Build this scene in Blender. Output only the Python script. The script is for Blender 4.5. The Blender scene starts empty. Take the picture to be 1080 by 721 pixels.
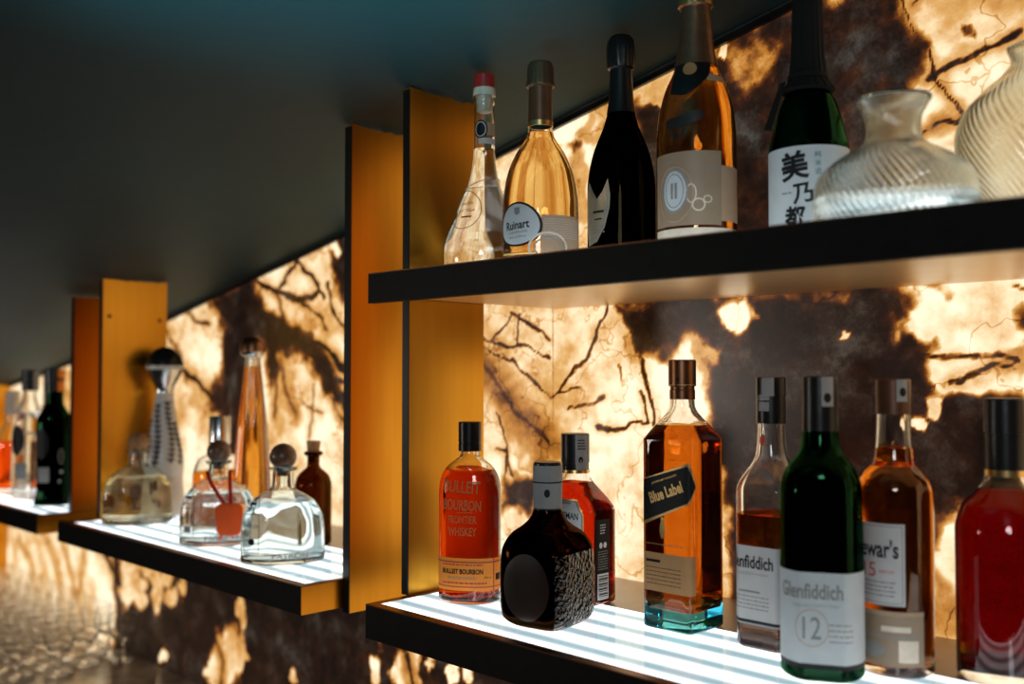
import bpy, bmesh, math, random
import numpy as np
from mathutils import Vector, Matrix

R = math.radians
SC = bpy.context.scene
COL = SC.collection
random.seed(7)

# ------------------------------------------------------------------ camera
# Back-bar wall runs along X (plane y = WALL_Y); the camera stands at the origin, eye height 1.58 m,
# and looks 45 degrees along the wall to the left.
CAM_Z, F_PX, PITCH = 1.58, 1050.0, math.atan(34.5 / 1050.0)
WALL_Y = 1.085
LOW_Z, UP_Z = 1.30, 1.7046          # tops of the lower and the upper shelf
COUNTER_Z = 0.90
cam = bpy.data.cameras.new('camera')
cam.lens, cam.sensor_width = 35.0, 36.0
cam.clip_start = 0.05
camo = bpy.data.objects.new('camera', cam)
COL.objects.link(camo)
camo.location = (0, 0, CAM_Z)
camo.rotation_euler = (math.pi / 2 + PITCH, 0, R(45))
cam.dof.use_dof = True
cam.dof.focus_distance = 1.17
cam.dof.aperture_fstop = 2.8
SC.camera = camo

_s = math.sqrt(.5)
_f0 = np.array([-_s, _s, 0.]); _rt = np.array([_s, _s, 0.]); _up0 = np.array([0, 0, 1.])
_fw = _f0 * math.cos(PITCH) + _up0 * math.sin(PITCH)
_up = -_f0 * math.sin(PITCH) + _up0 * math.cos(PITCH)

def on_wall(px, py, y=WALL_Y):
    """Point (X, Z) of the wall that the photograph shows at this pixel: used to measure the stone's veins."""
    d = _fw + _rt * (px - 540) / F_PX - _up * (py - 360.5) / F_PX
    t = y / d[1]
    return d[0] * t, CAM_Z + d[2] * t

def cam_rz(x, y):
    return math.atan2(-x, y)

# ------------------------------------------------------------------ materials
def new_mat(name):
    m = bpy.data.materials.new(name); m.use_nodes = True
    nt = m.node_tree; nt.nodes.clear()
    out = nt.nodes.new('ShaderNodeOutputMaterial')
    return m, nt, out

def N(nt, typ, **kw):
    n = nt.nodes.new(typ)
    for k, v in kw.items():
        if k.startswith('in_'):
            n.inputs[k[3:].replace('_', ' ')].default_value = v
        else:
            setattr(n, k, v)
    return n

def noise(nt, scale, detail=4, coord='Object', vec=None, rough=.55, stretch=None):
    n = N(nt, 'ShaderNodeTexNoise'); n.inputs['Scale'].default_value = scale
    n.inputs['Detail'].default_value = detail; n.inputs['Roughness'].default_value = rough
    if vec is None:
        tc = N(nt, 'ShaderNodeTexCoord'); vec = tc.outputs[coord]
    if stretch:
        mp = N(nt, 'ShaderNodeMapping'); mp.inputs['Scale'].default_value = stretch
        nt.links.new(vec, mp.inputs['Vector']); vec = mp.outputs['Vector']
    nt.links.new(vec, n.inputs['Vector'])
    return n

def ramp(nt, fac, stops):
    r = N(nt, 'ShaderNodeValToRGB')
    el = r.color_ramp.elements
    while len(el) < len(stops): el.new(.5)
    for e, (p, c) in zip(el, stops):
        e.position = p; e.color = (c[0], c[1], c[2], 1)
    nt.links.new(fac, r.inputs['Fac'])
    return r

def math_n(nt, op, a, b=None, c=None, clamp=False):
    m = N(nt, 'ShaderNodeMath', operation=op); m.use_clamp = clamp
    for i, v in enumerate((a, b, c)):
        if v is None: continue
        if isinstance(v, (int, float)): m.inputs[i].default_value = v
        else: nt.links.new(v, m.inputs[i])
    return m.outputs[0]

def plain(name, col, rough=.5, metal=0., var=.12, scale=60, bump=0., coat=0., spec=.5, stretch=None):
    """Principled surface with a faint noise in colour and, if asked, in relief."""
    m, nt, out = new_mat(name)
    b = N(nt, 'ShaderNodeBsdfPrincipled')
    n = noise(nt, scale, 3, stretch=stretch)
    c0 = [max(0, c * (1 - var)) for c in col]; c1 = [min(1, c * (1 + var)) for c in col]
    r = ramp(nt, n.outputs['Fac'], [(.3, c0), (.7, c1)])
    nt.links.new(r.outputs['Color'], b.inputs['Base Color'])
    b.inputs['Roughness'].default_value = rough
    b.inputs['Metallic'].default_value = metal
    b.inputs['Coat Weight'].default_value = coat
    b.inputs['Specular IOR Level'].default_value = spec
    if bump:
        bp = N(nt, 'ShaderNodeBump'); bp.inputs['Strength'].default_value = bump
        bp.inputs['Distance'].default_value = .001
        nt.links.new(n.outputs['Fac'], bp.inputs['Height']); nt.links.new(bp.outputs[0], b.inputs['Normal'])
    nt.links.new(b.outputs[0], out.inputs['Surface'])
    return m

def paper(name, col, rough=.6, trans=.35, var=.04):
    """Printed paper or leather: mostly matte, lets some light through from behind."""
    m, nt, out = new_mat(name)
    n = noise(nt, 60, 3)
    r = ramp(nt, n.outputs['Fac'], [(.3, [c * (1 - var) for c in col]), (.7, [min(1, c * (1 + var)) for c in col])])
    b = N(nt, 'ShaderNodeBsdfPrincipled'); b.inputs['Roughness'].default_value = rough
    t = N(nt, 'ShaderNodeBsdfTranslucent'); mx = N(nt, 'ShaderNodeMixShader'); mx.inputs[0].default_value = trans
    nt.links.new(r.outputs['Color'], b.inputs['Base Color']); nt.links.new(r.outputs['Color'], t.inputs['Color'])
    nt.links.new(b.outputs[0], mx.inputs[1]); nt.links.new(t.outputs[0], mx.inputs[2]); nt.links.new(mx.outputs[0], out.inputs['Surface'])
    return m

def glass(name, col=(1, 1, 1), ior=1.5, rough=0., bump=None):
    m, nt, out = new_mat(name)
    g = N(nt, 'ShaderNodeBsdfGlass'); g.inputs['Color'].default_value = (*col, 1)
    g.inputs['IOR'].default_value = ior; g.inputs['Roughness'].default_value = rough
    if bump:
        kind, sc, st = bump
        if kind == 'voronoi':
            tc = N(nt, 'ShaderNodeTexCoord'); v = N(nt, 'ShaderNodeTexVoronoi')
            v.inputs['Scale'].default_value = sc
            nt.links.new(tc.outputs['Object'], v.inputs['Vector']); h = v.outputs['Distance']
        else:
            h = noise(nt, sc, 2).outputs['Fac']
        bp = N(nt, 'ShaderNodeBump'); bp.inputs['Strength'].default_value = st
        bp.inputs['Distance'].default_value = .004
        nt.links.new(h, bp.inputs['Height']); nt.links.new(bp.outputs[0], g.inputs['Normal'])
    nt.links.new(g.outputs[0], out.inputs['Surface'])
    return m

M = {}
M['clear'] = glass('clear glass', (.985, .99, .985), bump=('noise', 9, .05))
M['clear_blue'] = glass('pale glass', (.95, .975, .97), bump=('noise', 9, .05))
M['amberglass'] = glass('amber glass', (.95, .82, .56))
M['brownglass'] = glass('brown glass', (.44, .26, .085))
M['greenglass'] = glass('green glass', (.10, .34, .17))
M['darkgreenglass'] = glass('dark green glass', (.05, .19, .09))
M['blackglass'] = glass('near black glass', (.06, .045, .02))
M['royalglass'] = glass('dark brown glass', (.22, .085, .03))
M['hammered'] = glass('hammered dark glass', (.62, .60, .58), bump=('voronoi', 190, 1.0))
M['tealglass'] = glass('blue green tinted glass', (.34, .78, .86))
M['ribglass'] = glass('ribbed vase glass', (.925, .94, .93), ior=1.45)
M['frost'] = glass('frosted glass', (.93, .90, .88), rough=.35)
M['champagne'] = glass('pale champagne', (.93, .75, .45), ior=1.34)
M['goldchampagne'] = glass('golden champagne', (.96, .78, .46), ior=1.34)
M['spirit'] = glass('clear spirit', (.985, .985, .98), ior=1.36)
M['repo'] = glass('pale tan tequila', (.975, .86, .69), ior=1.36)
M['whisky'] = glass('amber whisky', (.85, .46, .11), ior=1.36)
M['whisky_deep'] = glass('deep amber whisky', (.76, .36, .08), ior=1.36)
M['whisky_gold'] = glass('golden whisky', (.90, .60, .22), ior=1.36)
M['bourbon'] = glass('red amber bourbon', (.78, .24, .05), ior=1.36)
M['tennessee'] = glass('deep red whiskey', (.72, .14, .025), ior=1.36)
M['redliquid'] = glass('crimson liqueur', (.30, .008, .008), ior=1.36)
M['orangeliquid'] = glass('orange liqueur', (.92, .30, .06), ior=1.36)
M['black'] = plain('black enamel', (.006, .006, .006), .32, var=.3, spec=.4)
M['satinblack'] = plain('satin black foil', (.009, .008, .008), .3, bump=.2, scale=140, spec=.35)
M['fascia'] = plain('dark reflection fascia', (.005, .0045, .004), .5, var=.3, spec=.15)  # brass fronts coloured black, standing in for their reflection of the dark room
M['bronze'] = plain('dark bronze trim', (.20, .09, .045), .35, metal=1.)
M['silver'] = plain('silver metal', (.62, .62, .62), .22, metal=1., var=.05)
M['gold'] = plain('gold foil', (.75, .48, .18), .3, metal=1., var=.1)
M['copperfoil'] = plain('copper brown foil', (.24, .12, .065), .32, metal=.8, bump=.5, scale=90)
M['brownfoil'] = plain('brown foil', (.12, .05, .022), .4, metal=.4)
M['white'] = paper('white paper', (.76, .77, .77))
M['whiteblue'] = paper('cool white paper', (.80, .86, .89))
M['grey'] = plain('grey paper', (.30, .30, .30), .6, var=.1)
M['ink'] = plain('black ink', (.009, .009, .010), .5, spec=.25)
M['greyink'] = plain('grey ink', (.26, .25, .24), .6)
M['redink'] = plain('red ink', (.5, .04, .03), .5)
M['tealink'] = plain('teal ink', (.03, .22, .25), .5)
M['goldink'] = plain('gold print', (.62, .42, .17), .35, metal=.7)
M['whiteink'] = plain('white print', (.8, .8, .78), .5)
M['redcap'] = plain('red wax cap', (.36, .02, .018), .35)
M['cream'] = plain('ivory plastic', (.72, .62, .50), .4)
M['beige'] = plain('beige label', (.30, .215, .14), .5, var=.05)
M['tan'] = paper('tan label', (.62, .43, .28))
M['shieldpaper'] = plain('antique shield paper', (.34, .31, .24), .45, metal=.2)
M['copperlabel'] = paper('copper coloured label', (.62, .34, .14))
M['orange'] = paper('orange label paper', (1.0, .30, .02), trans=.05)
M['orangetag'] = paper('orange leather tag', (.90, .15, .012), trans=.5)
M['redribbon'] = paper('red ribbon', (.7, .03, .02))
M['cork'] = plain('cork', (.36, .17, .07), .7, var=.35, scale=180, bump=.4)
M['darkcork'] = plain('dark stained cork', (.13, .058, .028), .45, var=.5, scale=120, bump=.3, coat=.3)
M['ceramic'] = plain('white glazed ceramic', (.60, .57, .54), .3, var=.05)
M['lilac'] = plain('pale ceramic base', (.58, .50, .44), .3, var=.05)
M['ceramicink'] = plain('black blue glaze', (.02, .02, .035), .4)
M['slateband'] = plain('slate blue label', (.20, .26, .32), .45)
M['washi'] = plain('black paper wrap', (.006, .006, .006), .8, spec=.2, bump=.5, scale=50)
M['etchglass'] = plain('etched glass print', (.36, .40, .39), .4)
M['embossed'] = paper('embossed glass letters', (.95, .55, .22), .2, .7)  # warm tint painted in for raised clear glass catching the light
M['darklabel'] = plain('dark brown label', (.022, .012, .008), .3)
M['cordgold'] = plain('gold thread', (.5, .33, .14), .4, metal=.8)

def brass():
    m, nt, out = new_mat('brushed brass')
    b = N(nt, 'ShaderNodeBsdfPrincipled')
    n = noise(nt, 14, 4, stretch=(4, 4, .2))
    r = ramp(nt, n.outputs['Fac'], [(.3, (.62, .28, .024)), (.7, (.68, .32, .034))])
    nt.links.new(r.outputs['Color'], b.inputs['Base Color'])
    b.inputs['Metallic'].default_value = 1.0
    n2 = noise(nt, 160, 2, stretch=(1, 1, .02))
    rr = math_n(nt, 'MULTIPLY_ADD', n2.outputs['Fac'], .10, .27)
    nt.links.new(rr, b.inputs['Roughness'])
    nt.links.new(b.outputs[0], out.inputs['Surface'])
    return m
M['brass'] = brass()

def underside():
    m, nt, out = new_mat('champagne metal underside')
    b = N(nt, 'ShaderNodeBsdfPrincipled')
    n = noise(nt, 30, 3)
    r = ramp(nt, n.outputs['Fac'], [(.3, (.74, .45, .20)), (.7, (.80, .50, .23))])
    nt.links.new(r.outputs['Color'], b.inputs['Base Color'])
    b.inputs['Metallic'].default_value = .3; b.inputs['Roughness'].default_value = .3
    nt.links.new(b.outputs[0], out.inputs['Surface'])
    return m
M['under'] = underside()
M['ledge'] = plain('beige metal ledge', (.46, .38, .32), .38, metal=.35, var=.06)

def lightbox():
    """Frosted glass over LED strips that run along the shelf: brighter over each strip."""
    m, nt, out = new_mat('lit frosted glass')
    tc = N(nt, 'ShaderNodeTexCoord'); sp = N(nt, 'ShaderNodeSeparateXYZ')
    nt.links.new(tc.outputs['Object'], sp.inputs[0])
    ph = math_n(nt, 'MULTIPLY', sp.outputs['Y'], 2 * math.pi / .046)
    s = math_n(nt, 'SINE', ph)
    n = noise(nt, 4, 2, stretch=(1, 4, 1))
    s2 = math_n(nt, 'MULTIPLY_ADD', n.outputs['Fac'], .8, s)
    s3 = math_n(nt, 'MULTIPLY_ADD', s2, .5, .3, clamp=True)
    r = ramp(nt, s3, [(.05, (.21, .30, .33)), (.35, (.42, .50, .53)), (.62, (.94, .98, 1.0))])
    e = N(nt, 'ShaderNodeEmission'); e.inputs['Strength'].default_value = LIGHT_SHELF
    nt.links.new(r.outputs['Color'], e.inputs['Color'])
    g = N(nt, 'ShaderNodeBsdfGlossy'); g.inputs['Roughness'].default_value = .06
    mx = N(nt, 'ShaderNodeAddShader')
    fr = N(nt, 'ShaderNodeFresnel'); fr.inputs['IOR'].default_value = 1.35
    nt.links.new(fr.outputs[0], g.inputs['Color'])
    nt.links.new(e.outputs[0], mx.inputs[0]); nt.links.new(g.outputs[0], mx.inputs[1])
    nt.links.new(mx.outputs[0], out.inputs['Surface'])
    return m
LIGHT_SHELF, LIGHT_ONYX = 1.75, .84
M['lightbox'] = lightbox()

def onyx():
    """Backlit onyx: traced veins and dark zones (mesh attribute), roughened by noise, tint the light that comes through."""
    m, nt, out = new_mat('backlit onyx')
    at = N(nt, 'ShaderNodeAttribute'); at.attribute_name = 'stone'
    sp = N(nt, 'ShaderNodeSeparateColor'); nt.links.new(at.outputs['Color'], sp.inputs[0])
    dark, vein, warm = sp.outputs[0], sp.outputs[1], sp.outputs[2]
    tc = N(nt, 'ShaderNodeTexCoord'); P = tc.outputs['Object']
    n1 = noise(nt, 7, 6, vec=P, rough=.6)
    n2 = noise(nt, 34, 6, vec=P, rough=.65)
    n3 = noise(nt, 120, 4, vec=P, rough=.6)
    # cloud
    cl = math_n(nt, 'MULTIPLY_ADD', n1.outputs['Fac'], 1.25, -.46)
    cl = math_n(nt, 'MULTIPLY_ADD', n2.outputs['Fac'], .42, cl)
    cl = math_n(nt, 'SUBTRACT', cl, .24, clamp=True)
    # veins, ragged
    v = math_n(nt, 'MULTIPLY_ADD', n2.outputs['Fac'], .55, vein)
    v = math_n(nt, 'MULTIPLY_ADD', n3.outputs['Fac'], .35, v)
    v = math_n(nt, 'SUBTRACT', v, .60)
    v = math_n(nt, 'MULTIPLY', v, 1.12, clamp=True)
    gate = math_n(nt, 'MULTIPLY', vein, 4.0, clamp=True)
    v = math_n(nt, 'MULTIPLY', v, gate)
    # dark zones, ragged edge
    d = math_n(nt, 'MULTIPLY_ADD', n2.outputs['Fac'], 1.0, dark)
    d = math_n(nt, 'MULTIPLY_ADD', n1.outputs['Fac'], .5, d)
    d = math_n(nt, 'SUBTRACT', d, .80)
    d = math_n(nt, 'MULTIPLY', d, 1.0, clamp=True)
    gd = math_n(nt, 'MULTIPLY', dark, 5.0, clamp=True)
    d = math_n(nt, 'MULTIPLY', d, gd)
    # extra fine natural cracks
    vo = N(nt, 'ShaderNodeTexVoronoi', feature='DISTANCE_TO_EDGE'); vo.inputs['Scale'].default_value = 9
    wn = noise(nt, 9, 4, vec=P)
    mixv = N(nt, 'ShaderNodeMix', data_type='VECTOR'); mixv.inputs[0].default_value = .22
    nt.links.new(P, mixv.inputs[4]); nt.links.new(wn.outputs['Color'], mixv.inputs[5])
    nt.links.new(mixv.outputs[1], vo.inputs['Vector'])
    ck = math_n(nt, 'LESS_THAN', vo.outputs['Distance'], .012)
    ck = math_n(nt, 'MULTIPLY', ck, .13)
    w = math_n(nt, 'MULTIPLY_ADD', n2.outputs['Fac'], .9, warm)
    w = math_n(nt, 'SUBTRACT', w, .55)
    gw = math_n(nt, 'MULTIPLY', warm, 4.0, clamp=True)
    w = math_n(nt, 'MULTIPLY', math_n(nt, 'MULTIPLY', w, .56, clamp=True), gw)
    t = math_n(nt, 'MAXIMUM', math_n(nt, 'MAXIMUM', cl, v), math_n(nt, 'MAXIMUM', d, w))
    t = math_n(nt, 'ADD', t, ck, clamp=True)
    r = ramp(nt, t, [(0, (1.0, .85, .61)), (.12, (.86, .66, .40)), (.26, (.62, .34, .11)), (.40, (.42, .165, .024)),
                     (.56, (.13, .036, .006)), (.72, (.030, .009, .0035)), (.86, (.009, .0045, .003)), (1., (.004, .0025, .002))])
    b = N(nt, 'ShaderNodeBsdfPrincipled')
    n4 = noise(nt, 16, 8, vec=P, rough=.7)
    bc = ramp(nt, n4.outputs['Fac'], [(.36, (.012, .005, .003)), (.50, (.055, .020, .011)), (.58, (.12, .085, .065)), (.70, (.34, .31, .27))])
    nt.links.new(bc.outputs['Color'], b.inputs['Base Color'])
    b.inputs['Roughness'].default_value = .28
    nt.links.new(r.outputs['Color'], b.inputs['Emission Color'])
    b.inputs['Emission Strength'].default_value = LIGHT_ONYX * 1.5
    nt.links.new(b.outputs[0], out.inputs['Surface'])
    return m
M['onyx'] = onyx()

def ceiling_paint():
    m, nt, out = new_mat('dark teal ceiling paint')
    b = N(nt, 'ShaderNodeBsdfPrincipled')
    n = noise(nt, 3, 5)
    r = ramp(nt, n.outputs['Fac'], [(.3, (.009, .031, .035)), (.7, (.013, .043, .048))])
    nt.links.new(r.outputs['Color'], b.inputs['Base Color'])
    b.inputs['Roughness'].default_value = .62
    b.inputs['Specular IOR Level'].default_value = .25
    n2 = noise(nt, 22, 4)
    bp = N(nt, 'ShaderNodeBump'); bp.inputs['Strength'].default_value = .25; bp.inputs['Distance'].default_value = .004
    nt.links.new(n2.outputs['Fac'], bp.inputs['Height']); nt.links.new(bp.outputs[0], b.inputs['Normal'])
    nt.links.new(b.outputs[0], out.inputs['Surface'])
    return m
M['ceiling'] = ceiling_paint()
M['counter'] = plain('polished stone counter', (.58, .48, .39), .16, var=.4, scale=24)
M['floor'] = plain('dark floor', (.05, .045, .04), .5)
M['thin'] = glass('thin stemware glass', (1, 1, 1), ior=1.45)

# ------------------------------------------------------------------ object helpers
def link(name, me, parent=None, mats=(), smooth=False, angle=35):
    for mm in mats: me.materials.append(mm)
    if smooth:
        me.shade_smooth()
        me.set_sharp_from_angle(angle=R(angle))
    o = bpy.data.objects.new(name, me); COL.objects.link(o)
    if parent: o.parent = parent
    return o

def mesh(name, vs, fs, parent=None, mats=(), smooth=False, angle=35, mi=None):
    me = bpy.data.meshes.new(name); me.from_pydata([tuple(v) for v in vs], [], fs)
    if mi is not None: me.polygons.foreach_set('material_index', mi)
    me.update()
    return link(name, me, parent, mats, smooth, angle)

def boxes(name, bl, parent=None, mats=(), bevel=0.):
    """Boxes given as (x0, x1, y0, y1, z0, z1[, material]) joined in one mesh."""
    bm = bmesh.new()
    for b in bl:
        x0, x1, y0, y1, z0, z1 = b[:6]
        vs = [bm.verts.new(p) for p in [(x0, y0, z0), (x1, y0, z0), (x1, y1, z0), (x0, y1, z0), (x0, y0, z1), (x1, y0, z1), (x1, y1, z1), (x0, y1, z1)]]
        for q in ((0, 3, 2, 1), (4, 5, 6, 7), (0, 1, 5, 4), (1, 2, 6, 5), (2, 3, 7, 6), (3, 0, 4, 7)):
            f = bm.faces.new([vs[i] for i in q]); f.material_index = b[6] if len(b) > 6 else 0
    if bevel:
        bmesh.ops.bevel(bm, geom=bm.edges[:], offset=bevel, segments=2, affect='EDGES', profile=.5)
    me = bpy.data.meshes.new(name); bm.to_mesh(me); bm.free()
    return link(name, me, parent, mats, bool(bevel), 30)

def empty(name, loc, rz=0., label=None, cat=None, group=None):
    o = bpy.data.objects.new(name, None); COL.objects.link(o)
    o.location = loc; o.rotation_euler = (0, 0, rz); o.empty_display_size = .05
    if label: o['label'] = label
    if cat: o['category'] = cat
    if group: o['group'] = group
    return o

def structure(o):
    o['kind'] = 'structure'; return o

def pchip(x, y, q):
    x = np.asarray(x, float); y = np.asarray(y, float); q = np.asarray(q, float)
    h = np.diff(x); dl = np.diff(y) / h
    m = np.zeros(len(x))
    for i in range(1, len(x) - 1):
        if dl[i - 1] * dl[i] > 0:
            w1, w2 = 2 * h[i] + h[i - 1], h[i] + 2 * h[i - 1]
            m[i] = (w1 + w2) / (w1 / dl[i - 1] + w2 / dl[i])
    m[0], m[-1] = dl[0], dl[-1]
    i = np.clip(np.searchsorted(x, q) - 1, 0, len(h) - 1)
    t = (q - x[i]) / h[i]
    return ((2 * t**3 - 3 * t**2 + 1) * y[i] + (t**3 - 2 * t**2 + t) * h[i] * m[i]
            + (-2 * t**3 + 3 * t**2) * y[i + 1] + (t**3 - t**2) * h[i] * m[i + 1])

# plan shapes: radius per angle, half width in x = 1
def sh_round(th): return np.ones_like(th)
def _planes(th, pl, p):
    s = np.zeros_like(th)
    for ang, d in pl: s += np.maximum(0, np.cos(th - ang) / d) ** p
    return s ** (-1 / p)
def sh_rect(ratio, p=9):
    return lambda th: _planes(th, [(0, 1), (math.pi, 1), (math.pi / 2, ratio), (-math.pi / 2, ratio)], p)
def sh_oval(ratio, p=2.4):
    return lambda th: (np.abs(np.cos(th)) ** p + np.abs(np.sin(th) / ratio) ** p) ** (-1 / p)
def sh_oct(ratio, cut=.87, p=26):
    a = math.atan2(1, ratio); dd = cut * (math.cos(a) + ratio * math.sin(a)) * .86
    return lambda th: _planes(th, [(0, 1), (math.pi, 1), (math.pi / 2, ratio), (-math.pi / 2, ratio)] + [(s1 * a + s0, dd) for s0 in (0, math.pi) for s1 in (1, -1)], p)
def sh_tri(d=.86, p=6):
    return lambda th: np.minimum(1.06, _planes(th, [(-math.pi / 2, d), (math.pi / 6, d), (5 * math.pi / 6, d)], p))

def smooth01(t): t = np.clip(t, 0, 1); return t * t * (3 - 2 * t)

class Form:
    """A vessel's outer surface: measured silhouette (height, half width as seen from the camera, in cm) on a plan shape."""
    def __init__(s, prof, shape=sh_round, blend=None, view=0., base_round=.4, rib=None):
        prof = sorted(prof)
        if prof[0][0] > 0: prof = [(0., prof[0][1])] + prof
        prof = [p for p in prof if p[0] >= 0]
        s.z = np.array([p[0] for p in prof]) / 100; s.w = np.array([p[1] for p in prof]) / 100
        s.shape, s.blend, s.view, s.br, s.rib = shape, blend, view, base_round / 100, rib
        s.H = s.z[-1]
        s.cache = {}
    def k(s, z):
        if s.blend is None: return 1.
        lo, hi = s.blend[0] / 100, s.blend[1] / 100
        return 1 - float(smooth01((z - lo) / (hi - lo)))
    def radius(s, z, th, inset=0.):
        w = float(pchip(s.z, s.w, [min(max(z, 0), s.H)])[0])
        k = s.k(z)
        tt = np.linspace(0, 2 * math.pi, 181)
        rel = (1 - k) + k * s.shape(tt)
        ext = np.max(rel * np.cos(tt - s.view))       # how far the plan reaches sideways as the camera sees it
        a = w / ext
        if z < s.br: a -= s.br * (1 - math.sqrt(max(0, 1 - (1 - z / s.br) ** 2)))
        r = a * ((1 - k) + k * s.shape(th)) - inset
        if s.rib and not inset:
            n, amp, tw = s.rib
            r = r * (1 + amp * np.cos(n * th + tw * z))
        return np.maximum(r, .0005)
    def levels(s, z0, z1, n=46):
        z = set(np.linspace(z0, z1, n)) | {v for v in s.z if z0 < v < z1}
        if z0 < s.br: z |= set(np.linspace(z0, s.br, 5))
        zs = sorted(z); out = [zs[0]]
        for v in zs[1:]:
            if v - out[-1] > 2e-4: out.append(v)
        out[-1] = z1
        return out
    def ring(s, z, n, inset=0.):
        th = np.arange(n) * 2 * math.pi / n
        r = s.radius(z, th, inset)
        return np.stack([r * np.cos(th), r * np.sin(th), np.full(n, z)], 1)
    def surf(s, arc, z, off):
        """Point at arc length `arc` from the front centre (-Y; positive to the viewer's right) at height z, lifted by off."""
        key = round(z, 5)
        if key not in s.cache:
            th = np.linspace(-math.pi / 2 - math.pi, -math.pi / 2 + math.pi, 721)
            r = s.radius(z, th); p = np.stack([r * np.cos(th), r * np.sin(th)], 1)
            L = np.concatenate([[0], np.cumsum(np.hypot(*np.diff(p, axis=0).T))]); L -= L[360]
            tg = np.gradient(p, axis=0); tg /= np.linalg.norm(tg, axis=1)[:, None]
            s.cache[key] = (L, p, np.stack([tg[:, 1], -tg[:, 0]], 1))
        L, p, nr = s.cache[key]
        x = np.interp(arc, L, p[:, 0]); y = np.interp(arc, L, p[:, 1])
        nx = np.interp(arc, L, nr[:, 0]); ny = np.interp(arc, L, nr[:, 1])
        return (x + nx * off, y + ny * off, z)

def loft(name, rings, parent, mats, cap0=True, cap1=True, angle=35, mi=None, smooth=True):
    n = len(rings[0]); vs = np.concatenate(rings); fs = []
    for i in range(len(rings) - 1):
        for j in range(n):
            k = (j + 1) % n
            fs.append((i * n + j, i * n + k, (i + 1) * n + k, (i + 1) * n + j))
    side = len(fs)
    if cap0: fs.append(tuple(range(n - 1, -1, -1)))
    if cap1: fs.append(tuple((len(rings) - 1) * n + j for j in range(n)))
    m_i = None
    if mi: m_i = [mi((f % n + .5) / n * 2 * math.pi, f // n, len(rings)) if f < side else 0 for f in range(len(fs))]
    return mesh(name, vs, fs, parent, mats, smooth, angle, m_i)

def lathe(name, prof, parent, mats, n=48, z0=0., angle=40, loc=None, flute=None):
    """Solid of revolution from (z, r) in cm, bottom to top."""
    rings = []
    th = np.arange(n) * 2 * math.pi / n
    for z, r in prof:
        rr = max(r, .004) / 100
        q = np.full(n, rr)
        if flute and flute[2] <= z <= flute[3]: q = rr * (1 + flute[1] * np.cos(flute[0] * th))
        rings.append(np.stack([q * np.cos(th), q * np.sin(th), np.full(n, z / 100 + z0)], 1))
    o = loft(name, rings, parent, mats, angle=angle)
    if loc: o.location = loc
    return o

# ------------------------------------------------------------------ labels
_tcache = {}
def text_shape(s, bold=0.):
    key = (s, bold)
    if key not in _tcache:
        cu = bpy.data.curves.new('lettering', 'FONT'); cu.body = s; cu.size = 1; cu.offset = bold; cu.resolution_u = 3
        o = bpy.data.objects.new('lettering', cu); COL.objects.link(o)
        bpy.context.view_layer.update()
        dg = bpy.context.evaluated_depsgraph_get()
        me = o.evaluated_get(dg).to_mesh()
        v = np.array([x.co[:2] for x in me.vertices]); f = [tuple(p.vertices) for p in me.polygons]
        o.evaluated_get(dg).to_mesh_clear()
        bpy.data.objects.remove(o); bpy.data.curves.remove(cu)
        lo, hi = v.min(0), v.max(0)
        _tcache[key] = ((v - (lo + hi) / 2) / (hi - lo), f, (hi - lo))
    return _tcache[key]

def T(s, w, cx, cz, mat, h=None, bold=0., rot=0., lift=0.):
    """Lettering w cm wide, centred at (cx, cz) cm on the label."""
    v, f, d = text_shape(s, bold)
    hh = h if h else w * d[1] / d[0]
    p = v * np.array([w, hh])
    c, q = math.cos(R(rot)), math.sin(R(rot))
    p = np.stack([p[:, 0] * c - p[:, 1] * q + cx, p[:, 0] * q + p[:, 1] * c + cz], 1)
    return (p, f, mat, 2 + lift)
def rect(x0, x1, z0, z1, mat, lv=0):
    return (np.array([(x0, z0), (x1, z0), (x1, z1), (x0, z1)], float), [(0, 1, 2, 3)], mat, lv)
def poly(pts, mat, lv=0):
    return (np.array(pts, float), [tuple(range(len(pts)))], mat, lv)
def ell(cx, cz, rx, rz_, mat, lv=0, n=36, egg=0.):
    a = np.arange(n) * 2 * math.pi / n
    return poly(np.stack([cx + rx * np.cos(a) * (1 + egg * np.sin(a)), cz + rz_ * np.sin(a)], 1), mat, lv)
def ringshape(cx, cz, rx, rz_, w, mat, lv=1, n=40):
    a = np.arange(n) * 2 * math.pi / n
    o = np.stack([cx + rx * np.cos(a), cz + rz_ * np.sin(a)], 1); i = np.stack([cx + (rx - w) * np.cos(a), cz + (rz_ - w) * np.sin(a)], 1)
    return (np.concatenate([o, i]), [(j, (j + 1) % n, n + (j + 1) % n, n + j) for j in range(n)], mat, lv)
def frame(x0, x1, z0, z1, w, mat, lv=1):
    o = [(x0, z0), (x1, z0), (x1, z1), (x0, z1)]; i = [(x0 + w, z0 + w), (x1 - w, z0 + w), (x1 - w, z1 - w), (x0 + w, z1 - w)]
    return (np.array(o + i, float), [(j, (j + 1) % 4, 4 + (j + 1) % 4, 4 + j) for j in range(4)], mat, lv)
def lines(x0, x1, z0, z1, n, mat, lv=1, seed=1, fill=.38):
    """Small print: n lines of word-length dashes."""
    rr = random.Random(seed); out = []; dz = (z1 - z0) / n
    for i in range(n):
        x = x0; zc = z0 + (i + .5) * dz
        while x < x1 - .1:
            w = min(rr.uniform(.18, .6), x1 - x)
            out.append(rect(x, x + w, zc - dz * fill / 2, zc + dz * fill / 2, mat, lv)); x += w + .1
    return out

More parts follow.
